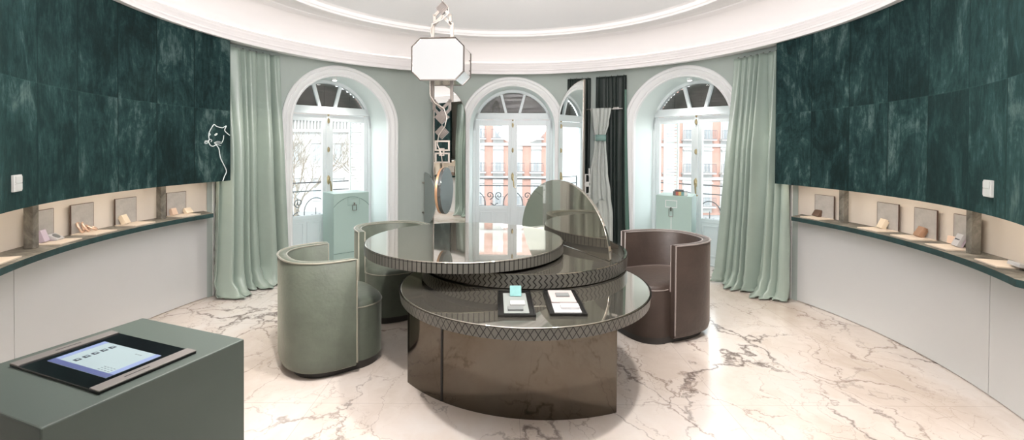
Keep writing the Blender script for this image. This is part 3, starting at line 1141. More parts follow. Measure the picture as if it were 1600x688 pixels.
tray('black tray on the lower tier holding the upright aqua card', 0.072, -1.11, radians(1))
tray('black tray on the lower tier holding pink and white boards', 0.334, -1.088, radians(0.5))
zt = LZ + 0.010
simple('sample_board', 'pale grey board lying in the tray with the aqua card', 'board', (0.072, -1.125, zt), (0.128, 0.31, 0.006), 'grey_card', radians(1))
zb = zt + 0.006
aq = simple('sample_card', 'small square aqua card standing on the grey board', 'card', (0.076, -1.028, zb), (0.064, 0.012, 0.058), 'aqua', radians(1), rx=radians(-28))
simple('jewellery_bar', 'white bar lying on the grey board behind a dark one', 'display block', (0.082, -1.15, zb), (0.078, 0.055, 0.010), 'white_card', radians(1))
jb = simple('jewellery_bar', 'dark grey bar lying at the front of the grey board', 'display block', (0.069, -1.232, zb), (0.078, 0.048, 0.010), 'dark_card', radians(1))
simple('sample_board', 'pinkish board at the back of the right tray', 'board', (0.332, -1.03, zt), (0.135, 0.20, 0.012), 'pink_card', radians(0.5))
simple('sample_board', 'white board at the front of the right tray', 'board', (0.334, -1.205, zt), (0.138, 0.13, 0.008), 'white_card', radians(0.5))
simple('jewellery_bar', 'grey block set on the pinkish board', 'display block', (0.336, -1.025, zt + 0.012), (0.075, 0.055, 0.008), 'dark_card', radians(0.5))
simple('jewellery_bar', 'white block lying on the white board', 'display block', (0.350, -1.205, zt + 0.008), (0.095, 0.06, 0.014), 'white_card', radians(0.5))
# ------------------------------------------------------------------ pendant lantern
PXc, PYc = -0.475, 0.0
pr = thing('pendant_lantern', 'octagonal white glass lantern with geometric metal links, hung over the table', 'pendant lamp', (PXc, PYc, 2.165), radians(-6))
hw, hh, cc, hd_ = 0.198, 0.157, 0.064, 0.145


def octagon(w, h, c):
    return [(-w + c, -h), (w - c, -h), (w, -h + c), (w, h - c), (w - c, h), (-w + c, h), (-w, h - c), (-w, -h + c)]


MXF = Matrix(((1, 0, 0, 0), (0, 0, 1, 0), (0, 1, 0, 0), (0, 0, 0, 1)))      # (x, y, z) -> (x, z, y): polygon upright, extruded in depth
oc = octagon(hw, hh, cc)
oi = octagon(hw - 0.007, hh - 0.007, cc - 0.003)
mb = MB()
vs, fs = [], []
for ring in (oc, oi):
    for y in (-hd_, hd_):
        vs += [(x, y, z) for x, z in ring]
for i in range(8):
    j = (i + 1) % 8
    fs += [(i, j, 8 + j, 8 + i), (16 + i, 24 + i, 24 + j, 16 + j), (i, 16 + i, 16 + j, j), (8 + i, 8 + j, 24 + j, 24 + i)]
mb.add(vs, fs)
frame = mb.build('lantern_body', 'chrome', pr, world=False, bevel=0.001)
for y, nm in ((-hd_ + 0.004, 'front_glass'), (hd_ - 0.004, 'back_glass')):
    mb = MB()
    mb.prism(oi, y - 0.003, y + 0.003, MXF)
    mb.build(nm, 'lamp_glass', pr, world=False)
for y in (-hd_, hd_):
    mb = MB()
    mb.tube([(x, y, z) for x, z in oc], 0.006, 4, closed=True)
    mb.build('edge_frame', 'steel_dark', frame, world=False)
for k, z in ((0, 0.03), (1, -0.05), (2, -0.09)):
    mb = MB()
    mb.tube([(hw, 0.10, z), (hw + 0.005, 0.10, z)], 0.004, 8)
    mb.build('screw', 'steel_dark', frame, world=False)


def fork(sgn, material, name):
    """flat yoke: two uprights, a crossed pointed head"""
    mb = MB()
    z0 = sgn * hh
    def bar(a, b, w=0.025):
        a, b = Vector((a[0], 0, a[1])), Vector((b[0], 0, b[1]))
        d = (b - a)
        L = d.length
        ang = atan2(d.z, d.x)
        mb.box((0, 0, 0), (L, 0.012, w), Matrix.Translation((a + b) / 2) @ Matrix.Rotation(-ang, 4, 'Y'))
    for s in (-1, 1):
        bar((s * 0.076, z0), (s * 0.076, z0 + sgn * 0.15))
        bar((s * 0.062, z0 + sgn * 0.13), (s * 0.062, z0 + sgn * 0.215), 0.022)
        bar((s * 0.070, z0 + sgn * 0.135), (s * 0.0, z0 + sgn * 0.205), 0.022)
        bar((s * 0.062, z0 + sgn * 0.205), (s * 0.02, z0 + sgn * 0.25), 0.022)
    return mb.build(name, material, pr, world=False)


def diamond(z, r, name):
    mb = MB()
    for k, (rr, y0, y1) in enumerate(((r, -0.012, 0.012), (r * 0.72, -0.018, 0.018), (r * 0.40, -0.022, 0.022))):
        mb.prism([(rr, z), (0, z + rr), (-rr, z), (0, z - rr)], y0, y1, MXF)
    return mb.build(name, 'steel_dark', pr, world=False)


def sq_ring(cx, z, w, h, t, name):
    mb = MB()
    for dx, dz, sx, sz in ((0, h / 2, w, t), (0, -h / 2, w, t), (-w / 2, 0, t, h + t), (w / 2, 0, t, h + t)):
        mb.box((cx + dx, -0.004, z + dz), (sx, 0.016, sz))
    return mb.build(name, 'steel_warm', pr, world=False)


up = fork(1, 'steel_warm', 'upper_yoke')
dn = fork(-1, 'steel_dark', 'lower_yoke')
diamond(hh + 0.262, 0.050, 'upper_diamond')
diamond(-hh - 0.268, 0.058, 'link_diamond')
diamond(-hh - 0.385, 0.055, 'link_diamond')
sq_ring(0.005, -hh - 0.49, 0.105, 0.07, 0.012, 'square_link')
sq_ring(0.005, -hh - 0.585, 0.105, 0.07, 0.012, 'square_link')
sq_ring(0.0, -hh - 0.54, 0.03, 0.05, 0.010, 'square_link')
mb = MB()
mb.tube([(0, 0, hh + 0.31), (0, 0, 3.02 - 2.165)], 0.007, 8)
mb.tube([(0.005, -0.025, hh + 0.31), (0.05, -0.03, hh + 0.27), (0.055, -0.02, hh + 0.22), (0.0, -0.02, hh + 0.17), (-0.07, -0.022, hh + 0.14), (-0.09, -0.02, hh + 0.09), (-0.085, -0.0, hh + 0.03), (-0.08, 0, hh)], 0.004, 8)
mb.tube([(-0.092, -0.02, -hh), (-0.09, -0.022, -hh - 0.10), (-0.05, -0.024, -hh - 0.16), (0.02, -0.026, -hh - 0.20), (0.045, -0.026, -hh - 0.27), (0.03, -0.026, -hh - 0.34), (-0.02, -0.026, -hh - 0.41),
         (-0.03, -0.026, -hh - 0.48), (0.0, -0.026, -hh - 0.55), (0.01, -0.026, -hh - 0.62), (0.008, 0, -hh - 0.665)], 0.004, 8)
mb.build('cable', 'steel_warm', pr, smooth=50, world=False)
# round mirror hanging at the end of the links
rm = thing('hanging_mirror', 'round grey mirror disc with copper rim hanging edge-on under the lantern links', 'mirror', (-0.445, 0.0, 0.985), radians(81))
mb = MB()
rr = 0.182
n = 64
for k, (y0, y1, m_, nm) in enumerate(((-0.012, 0.014, 'mirror_grey', 'mirror_glass'), (0.0145, 0.034, 'copper_edge', 'copper_back'))):
    mb = MB()
    q = rr if k == 0 else rr - 0.004
    mb.prism([(q * cos(2 * pi * i / n), rr + q * sin(2 * pi * i / n)) for i in range(n)], y0, y1, MXF)
    mb.build(nm, m_, rm, smooth=40, world=False, bevel=0.003)

# ------------------------------------------------------------------ kiosk with tablet
kx, ky = -0.930, -2.491
d1 = Vector((0.375, -0.142)).normalized()
kz = atan2(d1.y, d1.x)
kroot = thing('tablet_kiosk', 'dark green square pedestal with a tablet set in its top, in the left foreground', 'kiosk', (kx, ky, 0), kz)
mb = MB()
mb.box((0, 0, 0.5), (0.403, 0.407, 1.0))
mb.build('pedestal', 'kiosk_green', kroot, bevel=0.003, world=False)
# tablet: x along short side d1, y away from camera-left
tab_o = Vector((-0.935 - kx, -2.483 - ky))
rotm = Matrix.Rotation(-kz, 2)
tl = rotm @ tab_o + Vector((0.013, -0.005))
mb = MB()
TW, TD = 0.325, 0.199


def tb(cx, cy, sx, sy, z0, z1, m=None):
    m.box((tl.x + cx, tl.y + cy, 1.0 + (z0 + z1) / 2), (sx, sy, z1 - z0))


mb = MB()
tb(0, 0, TW, TD, 0.0, 0.006, mb)
tablet = mb.build('tablet', 'screen_black', kroot, bevel=0.001, world=False)
mb2 = None
for s in (-1, 1):
    mb = MB()
    tb(s * 0.1465, 0, 0.032, TD, 0.0055, 0.0085, mb)
    mb.build('side_strip', 'kiosk_strip', tablet, bevel=0.0008, world=False)
    mb = MB()
    tb(s * 0.1465, -0.02 if s > 0 else 0.0, 0.003, 0.05, 0.008, 0.0088, mb)
    mb.build('speaker_slot', 'slot_black', tablet, world=False)
SX, SY = 0.004, -0.004      # screen centre
mb = MB(); tb(SX, SY, 0.214, 0.112, 0.0055, 0.0066, mb); mb.build('screen', 'screen_page', tablet, world=False)
mb = MB(); tb(SX, SY - 0.049, 0.214, 0.014, 0.0062, 0.0070, mb); mb.build('screen_toolbar', 'screen_bar', tablet, world=False)
for s in (-1, 1):
    mb = MB(); tb(SX + s * 0.0985, SY + 0.007, 0.017, 0.098, 0.0062, 0.0069, mb); mb.build('screen_margin', 'screen_margin', tablet, world=False)
for k in range(5):
    y = SY - 0.028 + k * 0.0175
    mb = MB()
    tb(SX - 0.050, y, 0.015, 0.0115, 0.0062, 0.0070, mb)
    ic = mb.build('screen_icon', 'icon_dark', tablet, world=False)
    mb = MB()
    tb(SX - 0.0505, y + 0.001, 0.006, 0.005, 0.0066, 0.0073, mb)
    mb.build('icon_mark', 'screen_page', tablet, world=False)
mb = MB()
for i in range(4):
    for k in range(3):
        tb(SX + 0.047 + i * 0.011, SY - 0.037 + k * 0.006, 0.007, 0.0022, 0.0062, 0.0069, mb)
mb.build('screen_text', 'icon_grey', tablet, world=False)
mb = MB()
for i in range(3):
    tb(SX + 0.045 + i * 0.008, SY + 0.039, 0.006, 0.003, 0.0062, 0.0069, mb)
mb.build('screen_text', 'icon_grey', tablet, world=False)

# ------------------------------------------------------------------ pedestals by the windows


def pedestal(label, corner, front_to, w, d, h):
    """corner: near bottom corner; front face runs from corner towards front_to"""
    cx, cy = corner
    t_ = (Vector(front_to) - Vector(corner)).normalized()
    rz = atan2(t_.y, t_.x)
    r = thing('display_pedestal', label, 'pedestal', (cx, cy, 0), rz, 'mint pedestals by the windows')
    return r, rz


pl, rz = pedestal('mint green pedestal with arched line and silver charm, before the left window', (-1.989, 1.807), (-1.66, 2.094), .44, .36, .95)
mb = MB()
mb.box((0.218, 0.18, 0.475), (0.436, 0.36, 0.95))
body = mb.build('body', 'console_mint', pl, bevel=0.003, world=False)
mb = MB()
pts = [(0.0 + 0.436 * i / 24, -0.001, 0.79 + 0.115 * sin(pi * i / 24) ** 0.8) for i in range(25)]
mb.tube(pts, 0.0035, 4)
mb.build('engraved_line', 'line_green', body, world=False)
mb = MB()
mb.tube([(0, -0.001, 0.235), (0.436, -0.001, 0.235)], 0.003, 4)
mb.build('engraved_line', 'line_green', body, world=False)


def charm(root, body, x, z, s=1.0, ring=True):
    mb = MB()
    for dx, dz, sx, sz in ((0, 0.045, 0.15, 0.006), (0, -0.045, 0.15, 0.006), (-0.075, 0, 0.006, 0.096), (0.075, 0, 0.006, 0.096)):
        mb.box((x + dx * s, -0.004, z + dz * s), (sx * s, 0.008, sz * s))
    a = mb.build('square_outline', 'trim_white' if not ring else 'console_mint', body, world=False)
    mb = MB()
    z2 = z - 0.075 * s
    for dx, dz, sx, sz in ((0, 0.035, 0.055, 0.008), (0, -0.035, 0.055, 0.008), (-0.025, 0, 0.008, 0.07), (0.025, 0, 0.008, 0.07)):
        mb.box((x + dx * s, -0.018, z2 + dz * s), (sx * s, 0.012, sz * s))
    mb.box((x, -0.012, z2 + 0.045 * s), (0.018 * s, 0.022, 0.04 * s))
    mb.build('handle', 'chrome', root, bevel=0.002, world=False)


charm(pl, body, 0.245, 0.845, 0.95, True)
pr2, rz = pedestal('mint green pedestal with white square outline and books on top, before the right window', (2.186, 1.698), (1.838, 1.895), .42, .42, .95)
# front runs to the left here, so the body lies on the other side
mb = MB()
mb.box((0.20, -0.21, 0.475), (0.40, 0.42, 0.95))
body = mb.build('body', 'console_mint', pr2, bevel=0.003, world=False)
sub = Matrix.Identity(4)


def charm_flipped(root, body, x, z, s=1.0):
    mb = MB()
    for dx, dz, sx, sz in ((0, 0.045, 0.125, 0.006), (0, -0.035, 0.125, 0.006), (-0.062, 0.005, 0.006, 0.085), (0.062, 0.005, 0.006, 0.085)):
        mb.box((x + dx * s, 0.003, z + dz * s), (sx * s, 0.006, sz * s))
    mb.build('square_outline', 'trim_white', body, world=False)
    mb = MB()
    z2 = z - 0.095
    for dx, dz, sx, sz in ((0, 0.045, 0.05, 0.007), (0, -0.045, 0.05, 0.007), (-0.022, 0, 0.007, 0.09), (0.022, 0, 0.007, 0.09)):
        mb.box((x + dx, 0.018, z2 + dz), (sx, 0.010, sz))
    mb.box((x, 0.012, z2 + 0.04), (0.014, 0.022, 0.05))
    mb.build('handle', 'chrome', root, bevel=0.002, world=False)
    mb = MB()
    mb.box((x, 0.0015, 0.40), (0.006, 0.004, 0.62))
    mb.build('door_seam', 'trim_white', body, world=False)


charm_flipped(pr2, body, 0.225, 0.85)
# books on the right pedestal
bx = Vector((2.13, 1.86))


def book(label, x, y, z, w, d, h, rz, cover, spine_cols=None):
    r = thing('book', label, 'book', (x, y, z), rz, 'books on the right pedestal')
    mb = MB()
    for zz in (0.0015, h - 0.0015):
        mb.box((0, 0, zz), (w, d, 0.003))
    mb.box((0, -d / 2 + 0.0015, h / 2), (w, 0.003, h))
    mb.build('cover', cover, r, world=False)
    mb = MB()
    mb.box((0, 0.003, h / 2), (w - 0.008, d - 0.010, h - 0.006))
    mb.build('pages', 'book_white', r, world=False)
    if spine_cols:
        n = len(spine_cols)
        for i, c in enumerate(spine_cols):
            mb = MB()
            mb.box((-w / 2 + w * (i + 0.5) / n, -d / 2 - 0.0008, h / 2), (w / n, 0.002, h * 0.9))
            mb.build('spine_label', c, r, world=False)


rzb = radians(-29)
book('thick book with a multicoloured spine lying on the right pedestal', 2.13, 1.89, 0.95, 0.155, 0.115, 0.048, rzb, 'book_dark', ['book_dark', 'book_red', 'book_orange', 'book_teal', 'book_white'])
book('small dark book lying on top of the multicoloured one', 2.12, 1.90, 0.998, 0.10, 0.085, 0.018, rzb + 0.1, 'book_dark')

# ------------------------------------------------------------------ curtains and cloths


def curtain(name, label, top, bot, zt, R, amp, nf, seed, material, puddle=0.0, zb=0.004, nu=260, nv=64, flare=0.0, lean=0.0, parent=None, group=None):
    rr = random.Random(seed)
    ph = [rr.uniform(0, 6.28) for _ in range(8)]
    def fn(u, v):
        # v: 0 top .. 1 floor
        a_t = top[0] + (top[1] - top[0]) * u
        a_b = bot[0] + (bot[1] - bot[0]) * u
        s = v ** 1.4
        az = a_t + (a_b - a_t) * s
        w = u + 0.035 * sin(2 * pi * 1.7 * u + ph[0]) + 0.02 * sin(2 * pi * 3.1 * u + ph[1]) + 0.012 * sin(5 * v + ph[2] + 4 * u)
        f = 2 * abs(cos(pi * nf * w + ph[3])) ** 0.62 - 1
        f2 = sin(2 * pi * nf * 2.1 * w + ph[4]) * (1 - 0.75 * min(1, v * 4))
        am = amp * (0.45 + 0.55 * min(1, v * 2.5)) * (1 + 0.35 * sin(2 * pi * 1.3 * u + ph[5]))
        r = R - am * (0.9 + f + 0.22 * f2) - flare * s
        z = zt + (zb - zt) * v
        if puddle:
            vb = 0.93
            if v > vb:
                k = (v - vb) / (1 - vb)
                z = zt + (zb - zt) * vb
                z = zb + 0.012 + (z - zb) * (1 - k) ** 2.2 + 0.018 * max(0, sin(9 * k + 3 * f + 14 * u + ph[6])) * k
                r -= puddle * k * (0.7 + 0.5 * sin(2 * pi * 2.3 * u + ph[7])) - 0.012 * sin(14 * k + 5 * u)
            r += 0.016 * sin(11 * v + 9 * u + ph[2]) * max(0, v - 0.55)
        q = P(az, r, max(z, zb))
        return q
    mb = MB()
    mb.grid(fn, nu, nv)
    o = mb.build(name, material, parent, smooth=180, solid=0.004)
    if parent is None:
        tag(o, label, 'curtain', group)
    return o


def hook_row(parent, top, zt, R, n):
    for k in range(n):
        a = top[0] + (top[1] - top[0]) * (k + 0.5) / n
        mb = MB()
        q = P(a, R, zt)
        mb.tube([q + Vector((0, 0, 0.0)), q + Vector((0, 0, 0.018)), P(a, R + 0.02, zt + 0.022)], 0.004, 5)
        mb.build('hook', 'steel_dark', parent)


c1 = curtain('silk_curtain', 'long pale green silk curtain beside the left velvet panel, pooling on the floor',
             (-72.2, -58.0), (-72.6, -56.8), 2.515, 2.99, 0.062, 6.4, 3, 'curtain_silk', puddle=0.17, flare=0.02, group='pale silk curtains')
hook_row(c1, (-71.2, -58.0), 2.505, 2.96, 9)
c2 = curtain('silk_curtain', 'long pale green silk curtain beside the right velvet panel, pooling on the floor',
             (59.8, 72.2), (56.4, 72.4), 2.50, 2.99, 0.062, 7.4, 11, 'curtain_silk', puddle=0.13, flare=0.03, group='pale silk curtains')
hook_row(c2, (59.8, 70.8), 2.49, 2.96, 8)
c3 = curtain('dark_curtain', 'narrow blackish green curtain half hidden behind the right mirror', (17.4, 23.6), (17.8, 23.2), 2.485, 3.055, 0.014, 6.5, 5, 'curtain_dark', group='dark curtains')
hook_row(c3, (17.4, 23.6), 2.478, 3.05, 4)
c4 = curtain('dark_curtain', 'wider blackish green curtain behind the chrome rail', (25.0, 32.9), (25.3, 33.8), 2.492, 3.055, 0.016, 7.5, 8, 'curtain_dark', group='dark curtains')
hook_row(c4, (25.0, 32.9), 2.484, 3.05, 5)
ln = curtain('lining_edge', None, (32.5, 33.0), (33.2, 34.4), 2.30, 3.035, 0.008, 1.0, 9, 'curtain_lining', parent=c4)
ln['label'] = 'paler green lining at the curtain edge'

# chrome rail with cloth
ra = (23.0, 32.6)
rail = thing('wall_rail', 'thin chrome rail on the mint wall in front of the dark curtain', 'rail', tuple(P(28, 2.93, 2.03)), 0)
mb = MB()
mb.tube([P(ra[0], 2.93, 2.035), P(28, 2.935, 2.035), P(ra[1], 2.93, 2.035)], 0.008, 10)
mb.build('bar', 'chrome', rail)
for a in (24.4, 32.2):
    mb = MB()
    mb.tube([P(a, 2.93, 2.035), P(a, 3.08, 2.035)], 0.007, 8)
    mb.build('bracket', 'chrome', rail)
mb = MB()
mb.box((0, 0, 0), (0.075, 0.012, 0.03), Matrix.Translation(P(31.0, 2.922, 2.04)) @ Matrix.Rotation(-radians(31.0), 4, 'Z'))
mb.build('clip', 'chrome', rail)
cl = thing('hanging_cloth', 'pale grey-green cloth gathered with a tie, hanging on the chrome rail', 'cloth', tuple(P(27.2, 2.90, 0.3)), 0)


def cloth_fn(side, zlow):
    def fn(u, v):
        z = 2.048 + (zlow - 2.048) * v
        zz = z
        # half width and centre (azimuth degrees) by height
        keys = [(2.05, 2.75, 27.0), (1.85, 2.2, 27.0), (1.66, 1.45, 26.9), (1.55, 1.6, 26.9), (1.2, 2.4, 26.6), (0.9, 2.9, 26.9), (0.6, 3.1, 27.4), (0.1, 2.4, 28.2)]
        for i in range(len(keys) - 1):
            if keys[i][0] >= zz >= keys[i + 1][0]:
                t_ = (keys[i][0] - zz) / (keys[i][0] - keys[i + 1][0])
                t_ = t_ * t_ * (3 - 2 * t_)
                hw_ = keys[i][1] + (keys[i + 1][1] - keys[i][1]) * t_
                c_ = keys[i][2] + (keys[i + 1][2] - keys[i][2]) * t_
                break
        else:
            hw_, c_ = keys[0][1:] if zz > 2 else keys[-1][1:]
        if side == 0:      # front flap, left half, shorter
            uu = -1 + 1.35 * u
        else:
            uu = -0.75 + 1.75 * u
        az = c_ + hw_ * uu
        g = 1.0 - min(1, abs(zz - 1.64) / 0.35)
        f = sin(uu * 7 + 1.5 * side) * 0.014 + 0.009 * sin(uu * 15 + 4 * v + side)
        if side == 0:
            z += 0.16 * v * sin((u - 0.2) * 2.5)
        r = 2.905 - (0.03 if side == 0 else 0.0) - f * (0.5 + 1.0 * g + 0.7 * v)
        if zz > 2.02:
            r += 0.0
        return P(az, r, z)
    return fn


mb = MB(); mb.grid(cloth_fn(1, 0.02), 60, 70); mb.build('back_drape', 'cloth_silver', cl, smooth=180, solid=0.004)
mb = MB(); mb.grid(cloth_fn(0, 0.66), 60, 60); mb.build('front_flap', 'cloth_silver', cl, smooth=180, solid=0.004)
mb = MB()
pts = []
for i in range(24):
    t_ = 2 * pi * i / 24
    pts.append(P(26.9 + 1.62 * cos(t_), 2.89 - 0.055 * sin(t_), 0))
vs = [Vector((p.x, p.y, 1.605)) for p in pts] + [Vector((p.x, p.y, 1.69)) for p in pts]
mb.add(vs, [(i, (i + 1) % 24, 24 + (i + 1) % 24, 24 + i) for i in range(24)])
mb.build('tie_band', 'band_green', cl, smooth=60, solid=0.004)

# ------------------------------------------------------------------ mirrors beside the middle window


def arch_mirror(label, edge, tang, w, Ht, hr, straight_first=True):
    """leaf mirror: straight tall edge at 'edge', curved shoulder at the far side along tang"""
    r = thing('arched_mirror', label, 'mirror', (edge[0], edge[1], 0.02), atan2(tang[1], tang[0]), 'half arch mirrors beside the middle window')
    out = [(0, 0), (w, 0)] + [(w * cos(pi / 2 * i / 24), Ht - hr + hr * sin(pi / 2 * i / 24)) for i in range(25)]
    return r, out


def mirror_leaf(label, edge, tang, w, Ht, hr, front):
    r, out = arch_mirror(label, edge, tang, w, Ht, hr)
    mb = MB()
    mb.prism(out, -0.012, 0.012, MXF)
    bk = mb.build('mirror_frame', 'steel_warm', r, world=False, bevel=0.002)
    ins = []
    cx, cz = w * 0.5, Ht * 0.45
    for x, z in out:
        ins.append((cx + (x - cx) * 0.965, cz + (z - cz) * 0.992))
    mb = MB()
    y = front * 0.0125
    mb.prism(ins, min(y, y + front * 0.002), max(y, y + front * 0.002), MXF)
    mb.build('mirror_glass', 'mirror', r, world=False)
    return r, bk


lm, _ = mirror_leaf('tall half arch mirror left of the middle window, behind the lantern', (-0.95, 2.67), (0.836, 0.548), 0.50, 2.37, 0.46, -1)
ed = (1.04, 2.27)
tg = Vector((0.80 - ed[0], 2.955 - ed[1])).normalized()
rmr, bk = mirror_leaf('tall half arch mirror right of the middle window, seen at a slant', ed, (tg.x, tg.y), 0.72, 2.37, 0.46, 1)
# square link handle on its near edge, standing out at the back
mb = MB()
for zc in (1.10, 0.95):
    for dy, dz, sy, sz in ((0, 0.05, 0.07, 0.012), (0, -0.05, 0.07, 0.012), (-0.03, 0, 0.012, 0.1), (0.03, 0, 0.012, 0.1)):
        mb.box((0.0, -0.052 + dy, zc + dz), (0.016, sy, sz))
mb.box((0.0, -0.052, 1.025), (0.018, 0.04, 0.06))
mb.box((0.0, -0.075, 1.18), (0.014, 0.014, 0.10))
mb.box((0.0, -0.075, 0.87), (0.014, 0.014, 0.10))
mb.box((0.0, -0.024, 1.025), (0.018, 0.03, 0.04))
mb.build('handle', 'handle_silver', rmr, world=False)
# half round wing mirror left of the left mirror
hw_ = thing('wing_mirror', 'half round dark grey mirror wing on the mint wall, left of the arched mirror', 'mirror', (-1.085, 2.80, 0.44), atan2(-0.83, 0.56))
out = [(0.36 * sin(pi * i / 40), 0.36 - 0.36 * cos(pi * i / 40)) for i in range(41)]
mb = MB(); mb.prism(out, -0.008, 0.008, MXF); mb.build('mirror_glass', 'wing_grey', hw_, world=False, bevel=0.002)
mb = MB(); mb.tube([(-0.008, 0.0, 0.02), (-0.008, 0.0, 0.70)], 0.008, 8); mb.build('hinge_rod', 'steel_warm', hw_, world=False)
for z in (0.15, 0.57):
    mb = MB(); mb.box((-0.06, 0, z), (0.11, 0.014, 0.02)); mb.build('bracket', 'steel_warm', hw_, world=False)

# ------------------------------------------------------------------ switches and the panther drawing
for s, wh in ((-1, 'left'), (1, 'right')):
    q = P(s * 117.0, 2.762, 1.268)
    r = thing('wall_switch', 'white double rocker switch on the %s velvet panel' % wh, 'switch', tuple(q), -radians(s * 117.0))
    mb = MB(); mb.box((0, -0.005, 0.042), (0.082, 0.012, 0.085)); mb.build('plate', 'switch_white', r, bevel=0.002, world=False)
    for z in (0.0235, 0.0605):
        mb = MB(); mb.box((0, -0.0125, z), (0.066, 0.006, 0.034)); mb.build('rocker', 'switch_white', r, bevel=0.001, world=False)
PAN = {'head': [(-72.4, 1.611), (-73.52, 1.654), (-73.17, 1.697), (-73.52, 1.693), (-74.08, 1.68), (-75.3, 1.69), (-75.88, 1.706), (-76.29, 1.688), (-76.98, 1.635), (-77.12, 1.593), (-76.99, 1.565)],
       'muzzle': [(-76.99, 1.565), (-77.17, 1.553), (-77.04, 1.532), (-76.69, 1.511), (-76.12, 1.505), (-75.47, 1.52)],
       'jaw': [(-73.75, 1.609), (-73.87, 1.568), (-74.22, 1.538)],
       'chest': [(-75.47, 1.52), (-74.85, 1.48), (-74.69, 1.432), (-74.39, 1.384), (-73.7, 1.324), (-73.16, 1.265), (-73.63, 1.217), (-73.98, 1.175)],
       'whisker': [(-77.08, 1.55), (-77.72, 1.543), (-78.13, 1.534)], 'whisker2': [(-77.13, 1.544), (-77.61, 1.529), (-77.95, 1.53)],
       'whisker3': [(-77.08, 1.553), (-77.63, 1.555), (-78.04, 1.547)], 'whisker4': [(-75.89, 1.539), (-75.19, 1.549), (-74.5, 1.546)],
       'whisker5': [(-75.89, 1.535), (-75.08, 1.536), (-74.22, 1.531)], 'whisker6': [(-75.84, 1.532), (-75.08, 1.52), (-74.39, 1.511)],
       'nose': [(-76.99, 1.565), (-76.71, 1.567), (-76.44, 1.559), (-76.62, 1.544)],
       'eye': [(-75.81, 1.61), (-75.54, 1.62), (-75.24, 1.622), (-75.42, 1.61), (-75.75, 1.606), (-75.81, 1.61)],
       'eye2': [(-77.03, 1.623), (-76.85, 1.619), (-76.8, 1.61), (-76.99, 1.604)]}
mb = MB()
for k, pts in PAN.items():
    # Catmull-Rom through the traced stroke
    q = [Vector((a, z)) for a, z in pts]
    sm = []
    for i in range(len(q) - 1):
        p0, p1, p2, p3 = q[max(0, i - 1)], q[i], q[i + 1], q[min(len(q) - 1, i + 2)]
        for j in range(5):
            t_ = j / 5
            sm.append(0.5 * ((2 * p1) + (p2 - p0) * t_ + (2 * p0 - 5 * p1 + 4 * p2 - p3) * t_ ** 2 + (3 * p1 - p0 - 3 * p2 + p3) * t_ ** 3))
    sm.append(q[-1])
    wd = 0.0042 if k in ('head', 'muzzle', 'chest') else (0.0035 if k in ('jaw', 'eye', 'eye2', 'nose') else 0.0025)
    mb.tube([P(a, 2.7605, z) for a, z in sm], wd, 6)
tag(mb.build('panther_line_drawing', 'panther_white', smooth=60), 'white outline of a panther head and chest on the left velvet panel', 'wall drawing')

# ------------------------------------------------------------------ small displays on the shelves


def stand(label, az, plate=True, w=0.195, h=0.205, d=0.17):
    """L shaped board: stone textured back plate with dark edge, cream base"""
    q = P(az, 3.075, SHELF_Z1)
    r = thing('display_stand', label, 'display stand', tuple(q), -radians(az), 'board stands on the shelves')
    # local: y outwards to the wall, -y to the room
    mb = MB(); mb.box((0, -d / 2 - 0.012, 0.004), (w, d, 0.008)); mb.build('base_board', 'cream_board', r, bevel=0.001, world=False)
    if plate:
        mb = MB(); mb.box((0, -0.012, h / 2 + 0.008), (w, 0.009, h)); bp = mb.build('back_plate', 'stone_board', r, world=False)
        mb = MB()
        for dx, dz, sx, sz in ((0, h / 2, w, 0.003), (-w / 2, 0, 0.003, h), (w / 2, 0, 0.003, h)):
            mb.box((dx, -0.012, h / 2 + 0.008 + dz), (sx, 0.0095, sz))
        mb.build('edge_band', 'board_edge', bp, world=False)
    return r


LW = {-111.6: 'plain cream base board on the left shelf, cut off by the photo edge',
      -101.1: 'square stone-look board stand on the left shelf behind the lilac box',
      -94.7: 'square stone-look board stand on the left shelf behind the bangles',
      -87.4: 'square stone-look board stand on the left shelf behind a single tilted cream block',
      -78.2: 'square stone-look board stand on the left shelf nearest the curtain, behind two small blocks'}
for a, lb in LW.items():
    stand(lb, a, plate=a > -110)
RWD = {77.4: 'square stone-look board stand on the right shelf nearest the curtain, behind a brown block',
       88.9: 'square stone-look board stand on the right shelf behind a cream block',
       95.2: 'square stone-look board stand on the right shelf behind a tan block',
       101.5: 'square stone-look board stand on the right shelf partly hidden by a post',
       110.2: 'plain cream base board on the right shelf, at the photo edge'}
for a, lb in RWD.items():
    stand(lb, a, plate=a < 110)


def block(label, az, R, s, material, yaw, tilt=28, name='ring_block', cat='display block', foot=True, z=SHELF_Z1 + 0.008):
    """tilted jewellery block leaning on a small foot"""
    q = P(az, R, z)
    r = thing(name, label, cat, tuple(q), -radians(az) + radians(yaw), 'jewellery blocks on the shelves')
    mx = Matrix.Rotation(-radians(tilt), 4, 'X')
    mb = MB(); mb.box((0, 0, s[2] / 2 + 0.004), s, mx); o = mb.build('block_face', material, r, bevel=0.002, world=False)
    mb = MB()
    mb.box((0, s[1] / 2 + 0.006, s[2] / 2), (s[0] * 0.9, 0.012, s[2] * 0.86), mx)
    mb.build('block_back', material if material != 'white_card' else 'lilac', r, world=False)
    if foot:
        mb = MB()
        mb.box((0, s[2] * sin(radians(tilt)) * 0.62 + 0.016, s[2] * 0.2), (s[0] * 0.3, 0.022, s[2] * 0.4))
        mb.build('foot', 'cream_block', r, world=False)
    return r


